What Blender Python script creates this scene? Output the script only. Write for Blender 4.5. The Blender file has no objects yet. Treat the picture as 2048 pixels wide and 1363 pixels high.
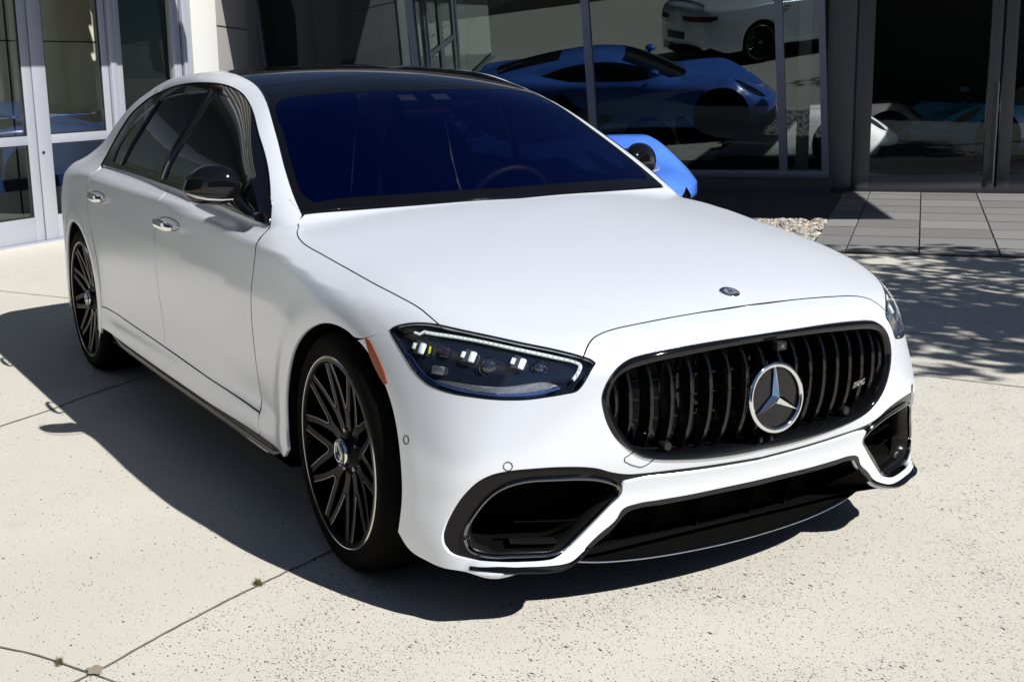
import bpy, bmesh, math, random
import numpy as np
from mathutils import Vector, Matrix
from mathutils.geometry import delaunay_2d_cdt
random.seed(7)
PI=math.pi; R=math.radians
S=bpy.context.scene
COL=S.collection
# ------------------------------------------------------------------ camera
cd=bpy.data.cameras.new("camera"); cam=bpy.data.objects.new("camera",cd); COL.objects.link(cam); S.camera=cam
FWD=Vector((-0.84153612,0.49899833,-0.20692422)); RGT=Vector((0.51265386,0.85846952,-0.01470047)); UPV=Vector((-0.17030262,0.11845148,0.97824653))
M=Matrix.Identity(4)
for i in range(3):
    M[i][0]=RGT[i]; M[i][1]=UPV[i]; M[i][2]=-FWD[i]
M[0][3],M[1][3],M[2][3]=3.43396793,-2.36051988,1.48226186
cam.matrix_world=M
cd.sensor_width=36; cd.lens=2574.88553/2048*36; cd.clip_start=.05; cd.clip_end=2000
# ------------------------------------------------------------------ light
SUN_AZ=R(18); SUN_EL=R(43)
w=bpy.data.worlds.new("World"); S.world=w; w.use_nodes=True
nt=w.node_tree; bg=nt.nodes['Background']; sky=nt.nodes.new('ShaderNodeTexSky'); sky.sky_type='NISHITA'; sky.sun_disc=False
sky.sun_elevation=SUN_EL; sky.sun_rotation=PI/2-SUN_AZ; sky.altitude=50; sky.air_density=.62; sky.dust_density=.2; sky.ozone_density=3
nt.links.new(sky.outputs[0],bg.inputs[0]); bg.inputs[1].default_value=.05
sl=bpy.data.lights.new("sun",'SUN'); sl.energy=5.0; sl.angle=R(.53); sl.color=(1,.975,.93)
so=bpy.data.objects.new("sun",sl); COL.objects.link(so)
sd=Vector((math.cos(SUN_EL)*math.cos(SUN_AZ),math.cos(SUN_EL)*math.sin(SUN_AZ),math.sin(SUN_EL)))
so.rotation_euler=sd.to_track_quat('Z','Y').to_euler(); so.location=sd*30
S.view_settings.view_transform='Standard'; S.view_settings.look='None'; S.view_settings.exposure=.40; S.view_settings.gamma=1
S.render.film_transparent=False
try:
    S.cycles.max_bounces=10; S.cycles.transparent_max_bounces=16; S.cycles.glossy_bounces=5; S.cycles.sample_clamp_indirect=6
except Exception: pass
# ------------------------------------------------------------------ materials
def mat(name,col=(.5,.5,.5),rough=.5,metal=0,spec=.5,coat=0,coatr=.03,bump=None,ior=None):
    m=bpy.data.materials.new(name); m.use_nodes=True; b=m.node_tree.nodes['Principled BSDF']
    b.inputs['Base Color'].default_value=(*col,1); b.inputs['Roughness'].default_value=rough; b.inputs['Metallic'].default_value=metal
    b.inputs['Specular IOR Level'].default_value=spec; b.inputs['Coat Weight'].default_value=coat; b.inputs['Coat Roughness'].default_value=coatr
    if bump:
        sc,st=bump; N=m.node_tree.nodes; L=m.node_tree.links
        tc=N.new('ShaderNodeTexCoord'); t=N.new('ShaderNodeTexNoise'); t.inputs['Scale'].default_value=sc; t.inputs['Detail'].default_value=4
        bp=N.new('ShaderNodeBump'); bp.inputs['Strength'].default_value=st; bp.inputs['Distance'].default_value=.002
        L.new(tc.outputs['Object'],t.inputs['Vector']); L.new(t.outputs[0],bp.inputs['Height']); L.new(bp.outputs[0],b.inputs['Normal'])
        mr=N.new('ShaderNodeMapRange'); mr.inputs[3].default_value=max(rough-.08,.02); mr.inputs[4].default_value=min(rough+.08,1)
        L.new(t.outputs[0],mr.inputs[0]); L.new(mr.outputs[0],b.inputs['Roughness'])
    return m
def glassmat(name,gcol,tcol,rough=.0,f0=.35):
    """thin coated glass: tinted see-through plus fresnel mirror"""
    m=bpy.data.materials.new(name); m.use_nodes=True; N=m.node_tree.nodes; L=m.node_tree.links
    for n in list(N): N.remove(n)
    o=N.new('ShaderNodeOutputMaterial'); a=N.new('ShaderNodeAddShader'); g=N.new('ShaderNodeBsdfGlossy'); t=N.new('ShaderNodeBsdfTransparent')
    lw=N.new('ShaderNodeLayerWeight'); lw.inputs[0].default_value=.5
    pw=N.new('ShaderNodeMath'); pw.operation='POWER'; pw.inputs[1].default_value=4.0
    mx=N.new('ShaderNodeMixRGB'); mx.inputs[1].default_value=(*[c*f0 for c in gcol],1); mx.inputs[2].default_value=(*[min(1,.4+c*.6) for c in gcol],1)
    L.new(lw.outputs['Facing'],pw.inputs[0]); L.new(pw.outputs[0],mx.inputs[0]); L.new(mx.outputs[0],g.inputs['Color'])
    g.inputs['Roughness'].default_value=rough; t.inputs['Color'].default_value=(*tcol,1)
    L.new(g.outputs[0],a.inputs[0]); L.new(t.outputs[0],a.inputs[1]); L.new(a.outputs[0],o.inputs[0])
    return m
def paint(name,col,rough=.36,flake=.0,coat=0,spec=.5,metal=0):
    m=mat(name,col,rough,metal,spec,coat)
    N=m.node_tree.nodes; L=m.node_tree.links; b=N['Principled BSDF']
    tc=N.new('ShaderNodeTexCoord'); t=N.new('ShaderNodeTexNoise'); t.inputs['Scale'].default_value=900; t.inputs['Detail'].default_value=1
    mr=N.new('ShaderNodeMapRange'); mr.inputs[3].default_value=rough-.05; mr.inputs[4].default_value=rough+.05
    L.new(tc.outputs['Object'],t.inputs['Vector']); L.new(t.outputs[0],mr.inputs[0]); L.new(mr.outputs[0],b.inputs['Roughness'])
    if flake:
        bp=N.new('ShaderNodeBump'); bp.inputs['Strength'].default_value=flake; bp.inputs['Distance'].default_value=.0004
        L.new(t.outputs[0],bp.inputs['Height']); L.new(bp.outputs[0],b.inputs['Normal'])
    return m
WHITE=paint("satin_white_paint",(.76,.80,.87),.25,.12,metal=.30,spec=.6)
GLOSS=mat("gloss_black",(.004,.004,.005),.04,0,.5)
BLKPL=mat("black_plastic",(.012,.012,.013),.35,0,.4,bump=(300,.1))
DARK=mat("matt_black",(.003,.003,.003),.85,0,.04)
RUBBER=mat("tyre_rubber",(.003,.003,.003),.8,0,.06,bump=(260,.3))
GLOSS2=mat("black_glass",(.004,.004,.005),.03,0,.28)
CHROME=mat("chrome",(.86,.87,.9),.045,1)
DCHROME=mat("dark_chrome",(.20,.20,.21),.10,1)
EDGE=mat("slat_edge_black",(.09,.09,.09),.25,1)
SATSIL=mat("machined_aluminium",(.27,.27,.27),.32,1)
WBLACK=mat("black_wheel_paint",(.002,.002,.0025),.25,0,.07)
AMBER=mat("amber_reflector",(.33,.06,.004),.25,0,.4)
LEDW=mat("led_optic",(.75,.82,.80),.12,0,.6,.6)
BLUEL=mat("blue_trim_reflector",(.10,.20,.55),.08,.9)
CRYST=mat("crystal_reflector",(.33,.345,.39),.18,.9,bump=(420,1.0))
HLBLK=mat("headlight_bezel",(.008,.011,.022),.10,0,.5,1,.02)
LENS=glassmat("clear_lens",(1,1,1),(.93,.94,.95),0,.045)
WSG=glassmat("blue_coated_windscreen",(.0,.085,.50),(.25,.25,.27),.0,.36)
SIDEG=glassmat("tinted_side_glass",(.75,.85,1),(.035,.035,.037),.0,.055)
LEATHER=mat("black_leather",(.035,.035,.038),.5,bump=(90,.3))
def carbon(name):
    m=mat(name,(.006,.006,.006),.22,0,.22); N=m.node_tree.nodes; L=m.node_tree.links; b=N['Principled BSDF']
    tc=N.new('ShaderNodeTexCoord'); wv=N.new('ShaderNodeTexWave'); wv.wave_type='BANDS'; wv.bands_direction='DIAGONAL'; wv.inputs['Scale'].default_value=150
    cr=N.new('ShaderNodeValToRGB'); cr.color_ramp.elements[0].color=(.003,.003,.003,1); cr.color_ramp.elements[1].color=(.014,.014,.014,1)
    L.new(tc.outputs['Object'],wv.inputs['Vector']); L.new(wv.outputs['Fac'],cr.inputs[0]); L.new(cr.outputs[0],b.inputs['Base Color']); return m
CARBON=carbon("carbon_fibre")
# ------------------------------------------------------------------ object helpers
def link(name,me,m,parent=None):
    o=bpy.data.objects.new(name,me); COL.objects.link(o)
    if m is not None and not me.materials: me.materials.append(m)
    if parent is not None: o.parent=parent
    return o
def empty(name,loc=(0,0,0),rz=0):
    o=bpy.data.objects.new(name,None); COL.objects.link(o); o.location=loc; o.rotation_euler=(0,0,rz); o.empty_display_size=.2; return o
def tag(o,label=None,cat=None,group=None,kind=None):
    if label: o['label']=label
    if cat: o['category']=cat
    if group: o['group']=group
    if kind: o['kind']=kind
    return o
def mesh(name,vs,fs,m,parent=None,smooth=True,angle=40):
    me=bpy.data.meshes.new(name); me.from_pydata([tuple(map(float,v)) for v in vs],[],[tuple(map(int,f)) for f in fs]); me.validate(); me.update()
    bm=bmesh.new(); bm.from_mesh(me); bmesh.ops.recalc_face_normals(bm,faces=bm.faces)
    if smooth:
        for f in bm.faces: f.smooth=True
        for e in bm.edges:
            if len(e.link_faces)!=2 or e.calc_face_angle(0)>math.radians(angle): e.smooth=False
    bm.to_mesh(me); bm.free()
    return link(name,me,m,parent)
class MB:
    def __init__(s): s.v=[]; s.f=[]
    def add(s,vs,fs):
        n=len(s.v); s.v+= [tuple(v) for v in vs]; s.f+=[tuple(i+n for i in f) for f in fs]; return s
    def box(s,c,h,rot=None,bev=0.0):
        """bevelled box centre c half sizes h, rot 3x3 columns"""
        c=np.array(c,float); h=np.array(h,float); b=min(bev,min(h)*.9)
        rot=np.eye(3) if rot is None else np.array(rot,float)
        if b<=0:
            vs=[(x,y,z) for x in(-1,1) for y in(-1,1) for z in(-1,1)]; P=[c+rot@(np.array(v)*h) for v in vs]
            return s.add(P,[(0,1,3,2),(4,6,7,5),(0,4,5,1),(2,3,7,6),(0,2,6,4),(1,5,7,3)])
        bm=bmesh.new(); bmesh.ops.create_cube(bm,size=2)
        for v in bm.verts: v.co=Vector(np.array(v.co)*h)
        bmesh.ops.bevel(bm,geom=bm.edges[:],offset=b,segments=2,profile=.5,affect='EDGES')
        bm.verts.index_update(); P=[c+rot@np.array(v.co) for v in bm.verts]; F=[[v.index for v in f.verts] for f in bm.faces]; bm.free()
        return s.add(P,F)
    def tube(s,pts,r,n=8,closed=False,up=None,r2=None):
        """tube along polyline; r scalar or list; r2 second radius (elliptic) along 'up'"""
        P=np.array(pts,float); k=len(P); r=np.broadcast_to(np.array(r,float),(k,)); r2=r if r2 is None else np.broadcast_to(np.array(r2,float),(k,))
        T=np.zeros_like(P)
        for i in range(k):
            a=P[(i-1)%k] if (closed or i>0) else P[i]; b=P[(i+1)%k] if (closed or i<k-1) else P[i]; T[i]=(b-a)/max(np.linalg.norm(b-a),1e-9)
        U=np.array(up if up is not None else (0,0,1.)); 
        if U.ndim==1: U=np.broadcast_to(U,P.shape)
        vs=[]
        for i in range(k):
            s1=np.cross(T[i],U[i]); 
            if np.linalg.norm(s1)<1e-4: s1=np.cross(T[i],(1,0,.01))
            s1/=np.linalg.norm(s1); u1=np.cross(s1,T[i])
            for j in range(n):
                a=2*PI*j/n; vs.append(P[i]+s1*math.cos(a)*r[i]+u1*math.sin(a)*r2[i])
        fs=[]
        for i in range(k if closed else k-1):
            for j in range(n):
                a=i*n+j; b=i*n+(j+1)%n; c=((i+1)%k)*n+(j+1)%n; d=((i+1)%k)*n+j; fs.append((a,b,c,d))
        if not closed: fs+= [tuple(range(n))[::-1],tuple((k-1)*n+j for j in range(n))]
        return s.add(vs,fs)
    def lathe(s,prof,n=64,axis='y',c=(0,0,0),closed=False):
        """prof list of (r,h)"""
        vs=[]; k=len(prof)
        for i in range(n):
            a=2*PI*i/n
            for r,h in prof:
                p={'y':(r*math.cos(a),h,r*math.sin(a)),'z':(r*math.cos(a),r*math.sin(a),h),'x':(h,r*math.cos(a),r*math.sin(a))}[axis]
                vs.append((p[0]+c[0],p[1]+c[1],p[2]+c[2]))
        fs=[]
        for i in range(n):
            for j in range(k if closed else k-1):
                fs.append((i*k+j,i*k+(j+1)%k,((i+1)%n)*k+(j+1)%k,((i+1)%n)*k+j))
        return s.add(vs,fs)
    def prism(s,poly,o,ex,ey,ez,d):
        """2D polygon extruded by d along ez from plane at o"""
        o=np.array(o,float); ex=np.array(ex,float); ey=np.array(ey,float); ez=np.array(ez,float); n=len(poly)
        vs=[o+ex*p[0]+ey*p[1] for p in poly]+[o+ex*p[0]+ey*p[1]+ez*d for p in poly]
        return s.add(vs,[tuple(range(n))[::-1],tuple(range(n,2*n))]+[(i,(i+1)%n,(i+1)%n+n,i+n) for i in range(n)])
    def build(s,name,m,parent=None,smooth=True,angle=40,mirror=None):
        if mirror:
            V=[(x,-y,z) for x,y,z in s.v]; return [mesh(name,s.v,s.f,m,parent,smooth,angle),mesh(name,V,[f[::-1] for f in s.f],m,parent,smooth,angle)]
        return mesh(name,s.v,s.f,m,parent,smooth,angle)
# ---- car shape as an implicit surface (metres, x forward from the front axle)
def tab(pts,sig=.03,lo=-5.2,hi=1.4,n=3301):
    pts=sorted(pts); xs=np.array([p[0] for p in pts]); ys=np.array([p[1] for p in pts],float)
    g=np.linspace(lo,hi,n)
    # pchip
    h=np.diff(xs); d=np.diff(ys)/h; m=np.zeros(len(xs)); 
    for i in range(1,len(xs)-1):
        if d[i-1]*d[i]>0:
            w1=2*h[i]+h[i-1]; w2=h[i]+2*h[i-1]; m[i]=(w1+w2)/(w1/d[i-1]+w2/d[i])
    m[0]=d[0]; m[-1]=d[-1]
    k=np.clip(np.searchsorted(xs,g)-1,0,len(xs)-2); t=(g-xs[k])/h[k]
    v=(2*t**3-3*t**2+1)*ys[k]+(t**3-2*t**2+t)*h[k]*m[k]+(-2*t**3+3*t**2)*ys[k+1]+(t**3-t**2)*h[k]*m[k+1]
    v=np.where(g<xs[0],ys[0]+(g-xs[0])*m[0],v); v=np.where(g>xs[-1],ys[-1]+(g-xs[-1])*m[-1],v)
    dx=g[1]-g[0]; r=int(3*sig/dx)+1; kk=np.exp(-.5*(np.arange(-r,r+1)*dx/sig)**2); kk/=kk.sum()
    vp=np.concatenate([v[0]+(np.arange(-r,0))*(v[1]-v[0]),v,v[-1]+np.arange(1,r+1)*(v[-1]-v[-2])])
    v=np.convolve(vp,kk,'valid')
    return lambda x:np.interp(x,g,v)
def smax(a,b,k):
    h=np.maximum(k-np.abs(a-b),0)/k
    return np.maximum(a,b)+h*h*k*.25
def smin(a,b,k): return -smax(-a,-b,k)
W_=tab([(-4.5,.54),(-4.35,.69),(-4.15,.79),(-3.9,.872),(-3.6,.925),(-3.2,.953),(-2.6,.957),(-2,.953),(-1,.95),(-.5,.95),(0,.953),(.25,.948),(.45,.93),(.7,.89),(1,.8)],.09)
ZS=tab([(-4.5,.80),(-4.2,.93),(-3.9,.985),(-3.4,1.03),(-2.9,1.046),(-2.4,1.037),(-1.72,1.018),(-1.1,.985),(-.8,.968),(-.5,.955),(-.1,.903),(.15,.868),(.35,.822),(.5,.77),(.65,.70),(.9,.55)],.08)
Z0=tab([(-4.5,1.0),(-4.2,1.07),(-3.8,1.10),(-2.9,1.11),(-2.0,1.08),(-1.2,1.06),(-.8,1.048),(-.5,1.032),(-.2,1.003),(.1,.966),(.4,.917),(.657,.857),(.77,.815),(.84,.785),(.95,.72)],.04)
XC=tab([(0.0,.73),(.12,.757),(.2,.768),(.29,.780),(.36,.79),(.40,.81),(.45,.835),(.55,.862),(.65,.873),(.74,.872),(.80,.86),(.9,.83)],.025)
DF=tab([(-.1,.001),(0,0),(.1,.002),(.2,.007),(.3,.015),(.4,.027),(.5,.048),(.6,.08),(.7,.122),(.8,.18),(.85,.225),(.9,.30),(.93,.38),(.96,.55),(1.1,2.5)],.015)
KF=tab([(0,.7),(.15,.76),(.34,.88),(.42,1),(.55,1.36),(.65,1.66),(.75,1.86),(.9,2.1)],.04)
ZC=tab([(-4.6,.95),(-4.3,1.05),(-4.1,1.115),(-3.8,1.185),(-3.47,1.30),(-3.2,1.385),(-2.9,1.450),(-2.5,1.497),(-2.1,1.512),(-1.75,1.499),(-1.45,1.462),(-1.25,1.41),(-1.0,1.298),(-.75,1.172),(-.5,1.035),(-.2,.86),(.2,.6)],.06)
KC=tab([(-4.5,.1),(-3.2,.09),(-2.2,.08),(-1.8,.10),(-1.4,.155),(-1,.165),(0,.155)],.08)
YG=tab([(.8,.895),(1.03,.868),(1.1,.845),(1.2,.790),(1.3,.730),(1.4,.668),(1.5,.62),(1.6,.55)],.03)
GT=tab([(-4.6,-.40),(-4.2,-.30),(-3.8,-.20),(-3.4,-.10),(-3.0,-.03),(-2.6,-.004),(-1.2,0),(-.8,-.012),(-.4,-.02),(0,-.06)],.08)
# door side section relative offset vs z
SS=tab([(0,.15),(.15,.075),(.2,.04),(.25,.012),(.30,.0),(.345,.006),(.385,.021),(.42,.016),(.50,.008),(.6,.002),(.7,0),(.85,.002),(1,.006),(1.1,.01)],.008)
SMK=tab([(-5,.05),(-.6,.04),(-.2,.06),(.2,.12),(.5,.16),(.9,.16)],.1)
def lower(x,a,z):
    zs=ZS(x); q=np.maximum(z-(zs-.24),0)
    arch=0
    dq=z-(zs-.034); shx=np.clip((.35-x)/.45,0,1)*np.clip((x+4.0)/.6,0,1); shf=(.13*q*q/.48+.085*np.maximum(z-(zs-.20),0)+.62*(dq+np.sqrt(dq*dq+.006**2)))*shx+(1-shx)*.34*q*q/.48
    for cx,cz in ((.02,.375),(-3.2,.375)):
        r=np.hypot(x-cx,z-cz); arch=arch+.010*np.exp(-((r-.43)/.05)**2)*(z>.1)
    wside=1-np.clip((x+.66)/.30,0,1)   # door section fades out towards the bumper
    wr=np.clip((x+2.80)/.30,0,1)
    Y=W_(x)-SS(z)*wside*wr - (1-wside*wr)*np.maximum(.3-z,0)**2*1.2 - shf + arch
    side=a-Y
    e=np.clip(a,0,1.2)/.9
    zt=zs+(Z0(x)-zs)*(1-e**2.3)
    top=(z-zt)*.97
    xf=XC(z)-DF(a)*KF(z)
    front=(x-xf)/np.sqrt(1+np.minimum((DF(a+.01)-DF(a-.01))*50*KF(z),4)**2)
    f=smax(side,top,SMK(x))
    f=smax(f,front,.07)
    rear=-(x-(-4.40+.28*a*a+.10*np.maximum(z-.75,0)+.25*np.maximum(.45-z,0)))
    f=smax(f,rear,.12)
    return f
def green(x,a,z):
    side=(a-YG(z)-GT(x))*.9
    zr=ZC(x)-KC(x)*a*a
    top=(z-zr)*.9
    return np.maximum(smax(side,top,.085),-(x+4.12))
def body(x,a,z):
    lo=lower(x,a,z); g=green(x,a,z)
    k=np.interp(x,[-4.2,-3.2,-2.6,-1.0],[.15,.12,.03,.012])
    return smin(lo,g,k)
def grad(f,p,h=8e-4):
    p=np.asarray(p,float); x,y,z=p[:,0],p[:,1],p[:,2]; s=np.where(y<0,-1,1); a=np.abs(y)
    g=np.stack([f(x+h,a,z)-f(x-h,a,z),(f(x,np.abs(y+h),z)-f(x,np.abs(y-h),z)),f(x,a,z+h)-f(x,a,z-h)],1)
    return g/np.maximum(np.linalg.norm(g,axis=1,keepdims=True),1e-12)
def cast(f,o,d,t0=0.,t1=3.,n=160,level=0.,outward=True):
    """first crossing from inside to outside along o+t d (outward) or outside->inside"""
    o=np.atleast_2d(o).astype(float); d=np.atleast_2d(d).astype(float)
    N=max(len(o),len(d)); o=np.broadcast_to(o,(N,3)); d=np.broadcast_to(d,(N,3))
    ts=np.linspace(t0,t1,n)
    P=o[:,None,:]+d[:,None,:]*ts[None,:,None]
    v=f(P[...,0],np.abs(P[...,1]),P[...,2])-level
    if not outward: v=-v
    c=(v[:,:-1]<=0)&(v[:,1:]>0)
    i=np.argmax(c,axis=1); ok=c.any(axis=1)
    a=ts[i]; b=ts[i+1]
    for _ in range(30):
        m=(a+b)/2; q=o+d*m[:,None]; vm=f(q[:,0],np.abs(q[:,1]),q[:,2])-level
        if not outward: vm=-vm
        a=np.where(vm<=0,m,a); b=np.where(vm<=0,b,m)
    return o+d*((a+b)/2)[:,None],ok
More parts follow.
